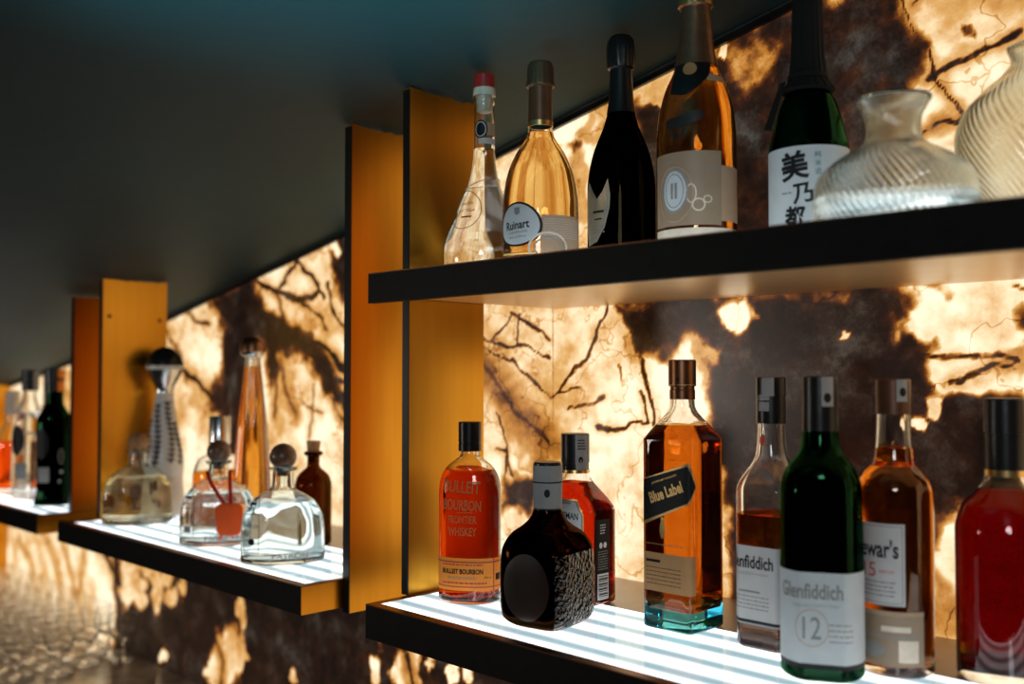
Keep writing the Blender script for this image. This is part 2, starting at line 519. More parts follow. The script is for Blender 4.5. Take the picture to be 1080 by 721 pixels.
def decal(name, form, layers, parent, step=.0025, base=.00035):
    """Prints flat shapes (cm along the surface / cm up) onto a Form: one mesh, one material per layer colour."""
    mats = []; bm = bmesh.new()
    for p, f, mat, lv in layers:
        if mat not in mats: mats.append(mat)
        b2 = bmesh.new()
        vv = [b2.verts.new((x / 100, 0, z / 100)) for x, z in p]
        for q in f:
            try: b2.faces.new([vv[i] for i in q])
            except ValueError: pass
        if any(len(q) > 4 for q in f): bmesh.ops.triangulate(b2, faces=b2.faces[:])
        lo, hi = p.min(0) / 100, p.max(0) / 100
        for ax, st in ((0, step), (2, .006)):
            c = lo[0 if ax == 0 else 1]; e = hi[0 if ax == 0 else 1]
            k = int((e - c) / st)
            for i in range(1, k + 1):
                co = [0, 0, 0]; co[ax] = c + i * st
                no = [0, 0, 0]; no[ax] = 1
                bmesh.ops.bisect_plane(b2, geom=b2.verts[:] + b2.edges[:] + b2.faces[:], plane_co=co, plane_no=no)
        off = base + lv * .00018
        m = {v: bm.verts.new(form.surf(v.co.x, v.co.z, off)) for v in b2.verts}
        for fa in b2.faces:
            try:
                nf = bm.faces.new([m[v] for v in fa.verts]); nf.material_index = mats.index(mat)
            except ValueError: pass
        b2.free()
    me = bpy.data.meshes.new(name); bm.to_mesh(me); bm.free()
    return link(name, me, parent, [M[x] for x in mats], True, 40)

# ------------------------------------------------------------------ bottles
def vessel(root, form, mat, t=.25, base=.7, neck_in=None, n=96, mi=None, mats=None, name='glass_body', punt=0., top_open=True):
    """Hollow glass wall: outside, lip, inside, as one closed skin."""
    t /= 100; base /= 100
    zs = form.levels(0, form.H)
    rings = [form.ring(z, n) for z in zs]
    zi = [z for z in form.levels(base, form.H)]
    inner = []
    for z in zi:
        extra = max(0, (1 - (z - base) / .006)) ** 2 * .004 if z - base < .006 else 0
        inner.append(form.ring(z, n, t + extra))
    rings += inner[::-1]
    return loft(name, rings, root, mats or [M[mat]], angle=50, mi=(lambda a, i, L: mi(a, zs[i] * 100 if i < len(zs) else 99)) if mi else None)

def fill(root, form, mat, level, t=.25, base=.7, n=72, name='liquid'):
    t = t / 100 - .0004; b = base / 100 - .0004
    zs = form.levels(b, level / 100, 30)
    rings = []
    for z in zs:
        extra = max(0, (1 - (z - b) / .006)) ** 2 * .004 if z - b < .006 else 0
        rings.append(form.ring(z, n, t + extra))
    return loft(name, rings, root, [M[mat]], angle=50)

def start(name, xy, z, rz, label, cat, group=None):
    return empty(name, (xy[0], xy[1], z), rz, label, cat, group)

def settle(b, xy, k, H):
    """Re-seat a finished bottle: new place on the shelf, k times as wide; height follows the eye line over the shelf edge."""
    b.location.x, b.location.y = xy
    b.scale = (k, k, (H * k - 12.46 * (1 - k)) / H)

def view_of(xy, rz):
    """Direction (in the bottle's own plan) of the camera's sideways axis, for fitting silhouettes."""
    return cam_rz(*xy) - rz

# ------------------------------------------------------------------ the setting
CEIL = [(-3.6, 1.515), (-3.0, 1.59), (-2.3, 1.704), (-1.94, 1.771), (-1.55, 1.842), (-1.12, 1.930), (-1.0, 1.954), (-.6, 2.034), (0, 2.155), (1.4, 2.44)]
_cx, _cz = zip(*CEIL)
def ceil_z(x): return float(pchip(_cx, _cz, [x])[0])

xs = np.linspace(-3.6, 1.4, 51)
vs = []; fs = []
for x in xs:
    z = ceil_z(x)
    vs += [(x, -1.6, z), (x, 1.12, z), (x, 1.12, z + .08), (x, -1.6, z + .08)]
for i in range(len(xs) - 1):
    a, b = 4 * i, 4 * i + 4
    fs += [(a, b, b + 1, a + 1), (a + 1, b + 1, b + 2, a + 2), (a + 2, b + 2, b + 3, a + 3), (a + 3, b + 3, b, a)]
fs += [(0, 1, 2, 3), tuple(4 * (len(xs) - 1) + k for k in (3, 2, 1, 0))]
structure(mesh('ceiling', vs, fs, None, [M['ceiling']], True, 30))

# ---- onyx wall: veins and dark zones measured in the photograph, kept as metres on the wall
VEINS = [  # width m, strength, warm, points (photo pixels)
 (.0050, 1., .2, [(496, 346), (507, 356), (520, 361), (540, 364), (559, 368), (582, 381)]),
 (.0040, 1., .2, [(540, 332), (529, 346), (521, 360)]),
 (.0045, 1., .2, [(548, 330), (543, 363)]),
 (.0050, 1., .3, [(538, 331), (548, 334), (562, 346), (582, 360)]),
 (.0048, 1., .3, [(494, 361), (518, 370), (532, 379), (545, 386), (559, 402), (582, 417)]),
 (.0150, .78, 1., [(494, 367), (507, 382), (520, 399), (534, 418), (545, 435), (562, 454), (579, 468)]),
 (.0040, .9, .3, [(522, 432), (529, 443), (534, 476), (533, 512)]),
 (.0040, .9, .3, [(525, 470), (534, 474), (540, 500)]),
 (.0058, 1., .1, [(641, 322), (633, 343), (623, 368), (606, 388), (587, 413), (583, 417)]),
 (.0045, .9, .1, [(584, 415), (597, 413), (611, 410)]), (.0045, .85, .1, [(597, 432), (623, 424), (638, 417)]),
 (.0055, 1., .1, [(677, 380), (682, 410), (687, 429), (688, 448)]), (.0048, 1., .1, [(630, 449), (656, 450), (683, 447)]),
 (.0040, 1., .1, [(676, 415), (682, 446)]), (.0040, .8, .1, [(653, 383), (654, 402)]),
 (.0050, 1., .1, [(954, 370), (995, 374), (1028, 376), (1072, 378)]), (.0050, 1., .4, [(1003, 404), (1035, 391), (1068, 387)]),
 (.0035, .8, .1, [(1069, 300), (1085, 312)]),
 (.0040, .9, .6, [(945, -6), (983, 69), (1010, 116), (1022, 140)]), (.0060, 1., .5, [(981, 77), (1020, 58), (1082, 31)]),
 (.0040, .95, .8, [(976, 140), (1000, 128), (1020, 120)]), (.0035, .8, .8, [(1013, 120), (1020, 140), (1012, 135)]), (.004, .8, .8, [(960, 8), (975, -4)]),
 (.0110, 1., .3, [(271, 298), (292, 309), (323, 318), (336, 306)]), (.0080, 1., .3, [(314, 277), (294, 306)]),
 (.0080, 1., .6, [(292, 309), (298, 336)]), (.0090, 1., .3, [(314, 277), (332, 294), (341, 312)]),
 (.0090, 1., .4, [(346, 300), (355, 337), (366, 350)]), (.0120, 1., .4, [(322, 352), (344, 367), (366, 397)]),
 (.0060, .9, .3, [(332, 408), (326, 462)]), (.0090, 1., .6, [(300, 352), (328, 376), (362, 405)]), (.0085, 1., .6, [(326, 356), (348, 372), (368, 392)]), (.008, .9, .7, [(283, 372), (292, 400), (290, 440)]), (.007, .9, .7, [(345, 400), (352, 430), (366, 450)]), (.007, .9, .6, [(176, 350), (190, 372), (196, 400)]), (.007, .9, .6, [(318, 320), (336, 330), (345, 350)]), (.0055, .8, .3, [(313, 420), (341, 434)]),
 (.0130, 1., .5, [(190, 386), (204, 399), (216, 410), (228, 428)]), (.0080, .9, .4, [(197, 330), (210, 340), (222, 342)]),
 (.0100, .8, .8, [(296, 380), (303, 420), (312, 436)]),
 (.0120, .62, .5, [(20, 570), (32, 590), (40, 622)]), (.0130, .6, .5, [(44, 560), (58, 585), (66, 628)]), (.0110, .62, .5, [(63, 562), (74, 600), (84, 645)]),
 (.0110, .6, .5, [(90, 573), (86, 600), (82, 640)]), (.0190, 1., .3, [(104, 574), (114, 590), (126, 615)]),
 (.010, .9, .8, [(227, 675), (236, 700), (232, 725)]), (.010, .9, .8, [(430, 690), (436, 725)]),
]
DARK = [  # strength, edge softness m, polygon (photo pixels)
 (1., .02, [(650, 316), (930, 296), (948, 330), (968, 352), (985, 378), (986, 405), (1003, 420), (1040, 424), (1090, 418), (1090, 520), (1030, 530), (1005, 530), (990, 560), (984, 600), (980, 740), (763, 740), (764, 560), (746, 450), (750, 372), (728, 362), (690, 366), (676, 378), (668, 352)]),
 (.88, .02, [(668, 112), (705, 92), (760, 50), (845, 0), (950, -30), (982, 50), (955, 95), (960, 150), (975, 200), (985, 300), (660, 320), (640, 300), (632, 275), (648, 200), (664, 140)]),
 (.8, .012, [(594, 150), (606, 142), (616, 138), (612, 152), (600, 165)]),
 (1., .03, [(218, 316), (266, 288), (284, 330), (266, 365), (268, 475), (236, 480), (233, 400), (236, 350)]),
 (1., .025, [(258, 318), (292, 330), (330, 356), (366, 410), (372, 440), (344, 412), (314, 374), (300, 378), (287, 410), (283, 372), (262, 345)]),
 (1., .03, [(346, 262), (372, 238), (372, 322), (352, 302)]),
 (.9, .02, [(222, 405), (236, 400), (240, 440), (222, 440)]),
 (1., .02, [(119, 570), (400, 570), (600, 640), (600, 830), (112, 800), (121, 650)]),
 (.9, .015, [(528, 498), (566, 490), (566, 540), (524, 540)]),
 (.9, .012, [(1070, 338), (1095, 325), (1095, 385), (1078, 376)]),
 (.8, .006, [(1020, 28), (1030, 25), (1032, 36), (1022, 36)]),
]
LIT = [  # strength, ellipse (photo pixels cx, cy, rx, ry)
 (1., 778, 333, 17, 20), (.75, 893, 344, 7, 7), (.85, 966, 349, 20, 16), (1., 991, 433, 13, 13), (1., 967, 446, 9, 10), (1., 1032, 411, 18, 13),
 (.9, 1008, 408, 14, 14), (.85, 1010, 575, 15, 18), (.75, 1000, 600, 14, 18), (.7, 1012, 640, 20, 30),
 (.95, 692, 96, 15, 9), (.9, 764, 62, 5, 8), (.5, 795, 70, 30, 22),
 (.95, 138, 604, 12, 24), (.9, 158, 600, 11, 16), (.8, 176, 608, 8, 12), (.95, 136, 622, 10, 16), (.95, 150, 628, 7, 13), (.9, 165, 625, 6, 22), (.95, 180, 628, 8, 8), (.95, 194, 622, 5, 10), (.9, 174, 690, 4, 8),
 (1., 240, 690, 17, 36), (1., 226, 708, 10, 14), (.9, 256, 645, 4, 18), (.95, 254, 690, 6, 30), (.9, 310, 712, 5, 12), (1., 399, 705, 6, 22), (1., 432, 705, 14, 30),
 (.8, 420, 712, 6, 14), (.9, 474, 712, 7, 12), (.8, 494, 712, 7, 14), (.7, 558, 719, 8, 5), (.9, 353, 262, 8, 7), (.8, 451, 690, 8, 6),
]
WARM = [(.9, 545, 440, 22, 30), (.95, 566, 470, 18, 28), (.8, 572, 435, 6, 14), (.7, 300, 400, 18, 34), (.8, 326, 345, 16, 14), (.7, 212, 420, 14, 22), (.8, 285, 350, 30, 14),
        (.8, 668, 360, 16, 24), (.7, 745, 375, 10, 30), (.75, 608, 200, 14, 60), (.7, 625, 135, 20, 10), (.9, 1000, 640, 22, 40), (.6, 180, 610, 45, 40), (.8, 1075, 372, 12, 30),
        (.5, 560, 350, 20, 20), (.8, 820, 70, 40, 40), (.8, 350, 400, 14, 20), (.6, 345, 330, 20, 25)]

def vnoise(Q, seed):
    """Smooth lattice noise in [-1, 1] on the wall plane."""
    g = np.random.RandomState(seed).rand(64, 64) * 2 - 1
    i = np.floor(Q).astype(int); f = smooth01(Q - i)
    a = lambda dx, dy: g[(i[:, 0] + dx) % 64, (i[:, 1] + dy) % 64]
    return (a(0, 0) * (1 - f[:, 0]) + a(1, 0) * f[:, 0]) * (1 - f[:, 1]) + (a(0, 1) * (1 - f[:, 0]) + a(1, 1) * f[:, 0]) * f[:, 1]
def warped(Q, amp, freq, seed, octaves=4):
    d = np.zeros_like(Q)
    for o in range(octaves):
        for c in (0, 1): d[:, c] += vnoise(Q * freq * 2 ** o + 7.3 * o, seed + 10 * o + c) * .55 ** o
    return Q + d * amp
def w_pts(pl): return np.array([on_wall(x, y) for x, y in pl])
def seg_dist(P, a, b):
    d = b - a; t = np.clip(((P - a) @ d) / (d @ d), 0, 1)
    return np.hypot(*(P - a - t[:, None] * d).T)
def poly_field(P, pl, soft):
    ins = np.zeros(len(P), bool); dist = np.full(len(P), 9.)
    for a, b in zip(pl, np.roll(pl, -1, 0)):
        dist = np.minimum(dist, seg_dist(P, a, b))
        c = (a[1] > P[:, 1]) != (b[1] > P[:, 1])
        xi = (b[0] - a[0]) * (P[:, 1] - a[1]) / (b[1] - a[1] + 1e-12) + a[0]
        ins ^= c & (P[:, 0] < xi)
    return smooth01(.5 + np.where(ins, dist, -dist) / (2 * soft))
def ell_field(P, cx, cy, rx, ry):
    c = np.array(on_wall(cx, cy)); e1 = np.array(on_wall(cx + rx, cy)) - c; e2 = np.array(on_wall(cx, cy + ry)) - c
    q = np.linalg.solve(np.stack([e1, e2], 1), (P - c).T)
    return smooth01((1.35 - np.hypot(*q)) / .7)

gx = np.concatenate([np.linspace(-3.6, -2.5, 80)[:-1], np.linspace(-2.5, -.25, 860), np.linspace(-.25, 1.4, 60)[1:]])
gv = np.linspace(0, 1, 300)
zt = pchip(_cx, _cz, gx) - .011
Z0 = .86
GX = np.repeat(gx[:, None], len(gv), 1); GZ = Z0 + (zt[:, None] - Z0) * gv[None, :]
P = np.stack([GX.ravel(), GZ.ravel()], 1)
dark = np.zeros(len(P)); vein = np.zeros(len(P)); warm = np.zeros(len(P)); lit = np.zeros(len(P))
PW = warped(P, .014, 24, 3); PV = warped(P, .0050, 32, 40, 4); wvar = .9 + .3 * vnoise(P * 38, 77)
for s, soft, pl in DARK: dark = np.maximum(dark, s * poly_field(PW, w_pts(pl), soft))
for e in LIT: lit = np.maximum(lit, e[0] * ell_field(PW, *e[1:]))
dark *= 1 - lit
for wd, s, wm, pl in VEINS:
    q = w_pts(pl); d = np.full(len(P), 9.)
    for _ in range(2):                                   # round the corners of the traced line
        q = np.concatenate([q[:1]] + [np.stack([a * .75 + b * .25, a * .25 + b * .75]) for a, b in zip(q[:-1], q[1:])] + [q[-1:]])
    for a, b in zip(q[:-1], q[1:]): d = np.minimum(d, seg_dist(PV, a, b))
    wv = np.maximum(wd * .52, .0021) * wvar
    vein = np.maximum(vein, s * np.exp(-(d / wv) ** 2 * .5))
    warm = np.maximum(warm, (.3 + .7 * wm) * np.exp(-(d / (wd * 2.2)) ** 2 * .5))
for e in WARM: warm = np.maximum(warm, e[0] * .9 * ell_field(PW, *e[1:]))
sx0 = on_wall(583, 400)[0]                               # joint between two stone panels
vein = np.maximum(vein, np.where(np.abs(P[:, 0] - sx0) < .0016, .62, 0))
nz = len(gv); ii = np.arange(len(gx) - 1)[:, None] * nz + np.arange(nz - 1)[None, :]
quads = np.stack([ii, ii + nz, ii + nz + 1, ii + 1], -1).reshape(-1, 4)
me = bpy.data.meshes.new('wall_back')
me.from_pydata([(x, WALL_Y, z) for x, z in P], [], quads.tolist())
at = me.attributes.new('stone', 'FLOAT_COLOR', 'POINT')
at.data.foreach_set('color', np.stack([dark, vein, warm, np.ones(len(P))], 1).astype(np.float32).ravel())
me.update()
structure(link('wall_back', me, None, [M['onyx']]))

# dark shadow-gap strip with a thin bright lip between the stone and the ceiling
vs, fs, mi = [], [], []
for i, x in enumerate(xs):
    z = ceil_z(x)
    vs += [(x, WALL_Y - .006, z - .012), (x, WALL_Y - .006, z + .002), (x, WALL_Y + .01, z + .002), (x, WALL_Y + .01, z - .012), (x, WALL_Y - .0075, z - .0035), (x, WALL_Y - .0075, z - .0015), (x, WALL_Y - .006, z - .0015), (x, WALL_Y - .006, z - .0035)]
for i in range(len(xs) - 1):
    a, b = 8 * i, 8 * i + 8
    fs += [(a, b, b + 1, a + 1), (a + 3, b + 3, b, a), (a + 4, b + 4, b + 5, a + 5), (a + 5, b + 5, b + 6, a + 6), (a + 7, b + 7, b + 4, a + 4)]
    mi += [0, 0, 1, 1, 1]
structure(mesh('trim_1', vs, fs, None, [M['black'], M['silver']], mi=mi))

structure(boxes('floor', [(-3.6, 1.4, -1.6, 1.1, -.05, 0)], None, [M['floor']]))

# ---- counter under the shelves
c = empty('bar_counter', (-1.6, .75, 0), 0, 'polished stone counter below the shelves with stem glasses on it', 'counter')
boxes('worktop', [(-1.75, 2.4, -.34, .332, COUNTER_Z - .04, COUNTER_Z)], c, [M['counter']], .003)
boxes('front_panel', [(-1.75, 2.4, -.30, .30, .06, COUNTER_Z - .041)], c, [M['fascia']])
boxes('plinth', [(-1.74, 2.4, -.25, .25, 0, .06)], c, [M['black']])

# ---- brass fins that carry the shelves
def fin(x0, x1, zb, label, screws=None, y1=.94):
    """Upright sheet of brass: x1 is the face towards the camera; the front edge is painted black for the dark room it mirrors."""
    xm = (x0 + x1) / 2
    r = empty('divider_panel', (xm, .87, zb), 0, label, 'divider panel')
    za, zc = ceil_z(x0) - zb - .001, ceil_z(x1) - zb - .001
    h = (x1 - x0) / 2
    rr = random.Random(int(abs(x0) * 1000))
    n = 14; v = []; f = []
    for s, top in ((-h, za), (h, zc)):
        for i in range(n + 1):
            y = -.061 + (y1 - .809) * i / n
            v.append((s, y, 0)); v.append((s, y, top - .002 - (rr.random() * .004 if 0 < i < n else 0)))
    m = 2 * (n + 1)
    for i in range(n):
        a = 2 * i
        f += [(m + a, m + a + 2, m + a + 3, m + a + 1), (a, a + 1, a + 3, a + 2), (a + 1, m + a + 1, m + a + 3, a + 3), (a, a + 2, m + a + 2, m + a)]
    f += [(2 * n, 2 * n + 1, m + 2 * n + 1, m + 2 * n), (0, m, m + 1, 1)]
    mesh('face_sheet', v, f, r, [M['brass']])
    boxes('dark_reflection_edge', [(-h, h, -.063, -.0612, 0, min(za, zc) - .003)], r, [M['black']])  # brass edge painted black, as if mirroring the unlit room
    for (y, z) in screws or ():
        s = lathe('screw', [(0, .001), (0, .42), (.05, .42), (.12, .30), (.12, .12), (.05, .10), (.05, 0)], r, [M['bronze']], 20)
        s.location = (h, y - .87, z - zb); s.rotation_euler = (0, math.pi / 2, 0)
        s['label'] = 'dark round screw head'
    return r
fin(-1.135, -1.121, 1.256, 'shaded brass upright behind the end of the upper shelf, at the tequila shelf side')
fin(-1.007, -.995, 1.30, 'tall brass upright beside the long-necked clear flask, reaching the ceiling')
fin(-2.092, -2.080, 1.256, 'narrow shaded brass upright beside the dark green bottle on the far shelf')
fin(-1.952, -1.940, 1.302, 'amber brass upright with two dark screws, behind the ball-stoppered tan tequila bottle', [(.822, 1.695), (.925, 1.690)])
r = empty('end_panel', (-3.29, .92, COUNTER_Z), 0, 'amber brass end panel going down to the counter at the left edge of the photo', 'divider panel')
boxes('face_sheet', [(-.008, .008, -.14, .164, 0, ceil_z(-3.29) - COUNTER_Z - .003)], r, [M['brass']])
boxes('dark_reflection_edge', [(-.008, .008, -.142, -.1402, 0, ceil_z(-3.29) - COUNTER_Z - .003)], r, [M['black']])  # same painted dark reflection on this front edge

# ---- shelves: fascia painted black for its dark reflection, brass ends, lit glass top with bronze frame, beige metal ledge at the back
def shelf(x0, x1, ztop, zbot, label, xf=None, under=False, zund=None):
    xf = x0 if xf is None else xf
    xm = (x0 + x1) / 2
    r = empty('lit_shelf' if not under else 'upper_shelf', (xm, .745, zbot), 0, label, 'shelf')
    X0, X1, XF = x0 - xm, x1 - xm, xf - xm; H = ztop - zbot
    YP = .944 - .745; YB = WALL_Y - .002 - .745
    boxes('fascia', [(XF, X1 - .0015, -.004, .006, 0, H - .001)], r, [M['fascia']])
    zu = (zund - zbot) if zund else .004
    boxes('underside', [(X0, X1 - .0015, .006, YB, zu, zu + .003)], r, [M['under' if under else 'fascia']])
    boxes('end_plate', [(X1 - .0015, X1, -.0035, YP, .0, H - .001)], r, [M['brass']])['label'] = 'brass end plate of the shelf'
    boxes('end_plate', [(X0, X0 + .0015, .006, YP, .0 if not under else zu, H - .001)] + ([(XF, X0, .006, .058, 0, H - .002)] if xf < x0 else []), r, [M['fascia']])
    boxes('frame_trim', [(XF, X1, -.004, .009, H - .001, H + .0004), (X0, X0 + .012, .009, YP, H - .001, H + .0004), (X1 - .010, X1, .009, YP, H - .001, H + .0004)], r, [M['bronze']])
    g = boxes('light_panel', [(X0 + .012, X1 - .010, .009, YP, H - .010, H)], r, [M['lightbox']])
    g['label'] = 'glowing white glass panel striped by light strips'
    boxes('ledge', [(X0, X1, YP, YB, H - .008, H + .0002)], r, [M['ledge']])
    return r
shelf(-.994, .10, LOW_Z, 1.259, 'lit shelf holding the whisky bottles, below the upper shelf')
shelf(-1.939, -1.1355, LOW_Z, 1.262, 'lit shelf between the brass uprights, holding the ball-stoppered tequila bottles', xf=-1.972)
shelf(-3.27, -2.0785, LOW_Z, 1.262, 'far lit shelf at the left edge, holding the dark green and clear bottles')
shelf(-.992, .10, UP_Z, 1.6678, 'upper dark-fronted shelf holding the sparkling wine bottles and ribbed glass vases', under=True, zund=1.6772)

# ------------------------------------------------------------------ upper shelf bottles
UZ, LZ = UP_Z + .0006, LOW_Z + .0006

# grappa flask
xy = (-.957, .905); rz = cam_rz(*xy); b = start('grappa_bottle', xy, UZ, rz, 'clear long-necked flask with a red cap, first on the upper shelf', 'bottle')
F = Form([(0, 4.6), (1.2, 5.25), (2.37, 5.39), (3.51, 5.33), (5.53, 4.76), (7.68, 3.95), (10.21, 3.01), (12.11, 2.19), (14.65, 1.63), (17.19, 1.4), (23.2, 1.36), (23.6, 1.48), (24.4, 1.48)], base_round=1.2)
vessel(b, F, 'clear', .2, .6); fill(b, F, 'spirit', 17.2, .2, .6)
c = lathe('stopper', [(22.3, 1.0), (23.9, 1.05), (24.42, 1.05), (24.42, 1.5), (24.9, 1.5), (25.5, 1.42), (25.55, 1.36), (25.6, 0)], b, [M['cream']])
lathe('cap', [(25.52, 1.0), (25.52, 1.42), (27.3, 1.38), (27.42, 1.25), (27.42, 0)], c, [M['redcap']])['label'] = 'red wax seal cap'
decal('neck_label', F, [ell(-.5, 19.7, .95, 1.25, 'ink'), ringshape(-.5, 19.7, .75, 1.02, .1, 'whiteink'), rect(.35, 2.6, 18.9, 20.6, 'tan'), rect(-.8, 2.6, 17.7, 18.5, 'white')], b)
decal('label', F, [ringshape(-3.0, 8.6, 2.7, 2.8, .09, 'ink', 0), T('GRAPPA', 2.2, -2.5, 9.4, 'ink'), T('BOTTEGA', 2.6, -2.5, 8.4, 'ink'), rect(-3.3, -1.7, 7.4, 7.6, 'ink', 1)], b)
th = np.linspace(0, 2 * math.pi, 60, endpoint=False)
rings = []
for t_ in th:
    zc = .122 + .008 * math.cos(t_ + .6); rr = float(F.radius(zc, np.array([t_]))[0]) + .0009
    ctr = np.array([rr * math.cos(t_), rr * math.sin(t_), zc]); e1 = np.array([math.cos(t_), math.sin(t_), 0]); e2 = np.array([0, 0, 1.])
    rings.append(np.array([ctr + .0006 * (math.cos(a) * e1 + math.sin(a) * e2) for a in np.arange(6) * math.pi / 3]))
rings.append(rings[0])
loft('gold_cord', rings, b, [M['cordgold']], False, False)

settle(b, (-.915, .865), .956, 27.4)

def champagne(name, xy, rz, label, prof, mat_g, mat_l, foil, foil_mat, level, cat='bottle', top=None, group=None):
    b = start(name, xy, UZ, rz, label, cat, group)
    F = Form(prof, base_round=.5)
    vessel(b, F, mat_g, .35, 1.2)
    if mat_l: fill(b, F, mat_l, level, .35, 1.2)
    lathe('foil', foil, b, [M[foil_mat]], flute=top)
    return b, F

xy = (-.878, .930)
b, F = champagne('champagne_bottle', xy, cam_rz(*xy), 'squat clear sparkling wine bottle with brown foil and a white oval label', 
  [(0, 4.5), (.97, 4.94), (5.87, 4.94), (8.33, 4.89), (10.79, 4.62), (13.01, 4.14), (15.1, 3.29), (16.58, 2.43), (17.57, 1.83), (18.81, 1.52), (19.67, 1.42), (25.5, 1.3)],
  'clear', 'champagne', [(19.0, 1.45), (19.05, 1.58), (24.35, 1.52), (24.5, 1.78), (24.9, 1.80), (25.3, 1.66), (27.2, 1.6), (27.75, 1.42), (27.95, 1.0), (28.0, 0)], 'brownfoil', 18.2)
fo = [o for o in b.children if o.name.startswith('foil')][0]
lathe('foil_crown', [(24.4, 1.55), (24.55, 1.84), (24.95, 1.84), (25.4, 1.70), (27.25, 1.64), (27.8, 1.45), (28.0, 1.0), (28.06, 0)], fo, [M['copperfoil']], flute=(14, .03, 24.5, 27.4))
lathe('foil_band', [(19.0, 1.5), (19.0, 1.62), (19.7, 1.61), (19.7, 1.5)], fo, [M['gold']])
decal('label', F, [poly([( -3.1 + 3.35 * math.cos(a) * (1 - .12 * math.sin(a)), 5.2 + 2.95 * math.sin(a)) for a in np.arange(40) * math.pi / 20], 'ink', 1),
  poly([(-3.15 + 3.05 * math.cos(a) * (1 - .12 * math.sin(a)), 5.2 + 2.68 * math.sin(a)) for a in np.arange(40) * math.pi / 20], 'whiteblue', 2),
  T('Ruinart', 3.6, -3.2, 5.1, 'ink', h=1.15, bold=.02, rot=4, lift=1), T('CHAMPAGNE', 2.9, -3.1, 4.15, 'greyink', rot=3, lift=1), T('Blanc de Blancs', 2.6, -3.1, 3.55, 'greyink', rot=3, lift=1),
  ell(-3.1, 6.85, .42, .42, 'greyink', 3), ell(-3.1, 7.25, .5, .16, 'greyink', 3)], b)
decal('back_label', F, [rect(.1, 6.6, .9, 6.3, 'tan', 0)] + lines(.4, 6.0, 3.2, 5.9, 9, 'white', 1, 3, .25), b)['label'] = 'plain tan band label'
decal('seal', F, [ringshape(1.0, 2.0, 2.6, 2.1, .3, 'cream', 2), ringshape(1.0, 2.0, 1.9, 1.4, .2, 'grey', 2)], b)

settle(b, (-.793, .840), .903, 28.0)
xy = (-.797, .995)
b, F = champagne('champagne_bottle', xy, cam_rz(*xy) + R(14), 'black-green sparkling wine bottle with black foil and a shield label, third on the upper shelf',
  [(0, 4.0), (.8, 4.34), (10.58, 4.34), (13.02, 4.1), (15.46, 3.56), (17.29, 2.89), (19.13, 2.17), (22.19, 1.5), (24.65, 1.4), (29, 1.3)],
  'blackglass', None, [(20.6, 1.6), (20.6, 1.85), (22.19, 1.6), (24.65, 1.48), (26.4, 1.42), (26.6, 1.7), (27.2, 1.76), (28.95, 1.83), (30.2, 1.7), (30.85, 1.3), (31.1, .6), (31.12, 0)], 'satinblack', 0, top=(9, .035, 26.7, 30.3))
sh = [(-6.2, 3.0), (-4.4, 3.4), (-3.2, 5.2), (-2.55, 7.6), (-2.45, 9.3), (-2.75, 11.4), (-3.4, 9.9), (-4.4, 8.9), (-5.4, 9.6), (-6.2, 11.4), (-7.2, 9.4), (-7.2, 6.0)]
shi = [(-4.75 + (x + 4.75) * .86, 7 + (z - 7) * .86) for x, z in sh]
shj = [(-4.75 + (x + 4.75) * .82, 7 + (z - 7) * .82) for x, z in sh]
decal('label', F, [poly(sh, 'shieldpaper', 0), poly(shi, 'greyink', 1), poly(shj, 'shieldpaper', 2), rect(-5.1, -3.3, 7.1, 7.4, 'ink', 3), rect(-4.8, -3.6, 6.2, 6.4, 'ink', 3)] + lines(-5.2, -3.2, 4.4, 5.6, 3, 'greyink', 3, 5)
  + [ell(-3.05 - .14 * abs(i - 3), 5.4 + i * .7, .12, .2, 'greyink', 2) for i in range(7)], b)

settle(b, (-.753, .940), .945, 31.1)
xy = (-.652, .950)
b, F = champagne('champagne_bottle', xy, cam_rz(*xy), 'tall golden sparkling wine bottle with a beige label and pale oval medallion', 
  [(0, 4.2), (.8, 4.53), (13.05, 4.53), (16.33, 4.31), (18.52, 3.88), (20.17, 3.34), (21.81, 2.59), (25.11, 1.9), (29.3, 1.55), (31.5, 1.4)],
  'amberglass', 'goldchampagne', [(22.4, 2.3), (22.4, 2.48), (25.11, 2.0), (29.1, 1.70), (29.4, 1.70), (29.6, 1.92), (30.6, 1.86), (32.6, 1.7), (33.1, 1.2), (33.2, 0)], 'copperfoil', 23.5)
fo = [o for o in b.children if o.name.startswith('foil')][0]
lathe('foil_crown', [(29.45, 1.6), (29.6, 1.97), (30.1, 1.97), (30.7, 1.92), (32.65, 1.76), (33.2, 1.2), (33.28, 0)], fo, [M['gold']], flute=(12, .03, 29.6, 32.6))
decal('neck_label', F, [poly([(-3.2, 18.7), (-1.2, 18.2), (.4, 19.3), (1.4, 20.6), (1.9, 22.9), (-2.6, 22.9), (-2.9, 20.5)], 'satinblack', 1), ell(-.7, 21.6, .8, .8, 'copperlabel', 2), rect(1.2, 3.6, 20.0, 20.9, 'tan', 0), rect(-3.4, 3.4, 22.3, 22.9, 'satinblack', 0)], b)
decal('emblem', F, [poly([(-3.7, 15.6), (-1.6, 15.9), (.6, 16.5), (1.0, 15.4), (-.9, 14.7), (-2.2, 14.4), (-3.7, 14.6)], 'darklabel', 0), ringshape(-2.2, 14.1, .85, 1.0, .28, 'darklabel', 0)], b)
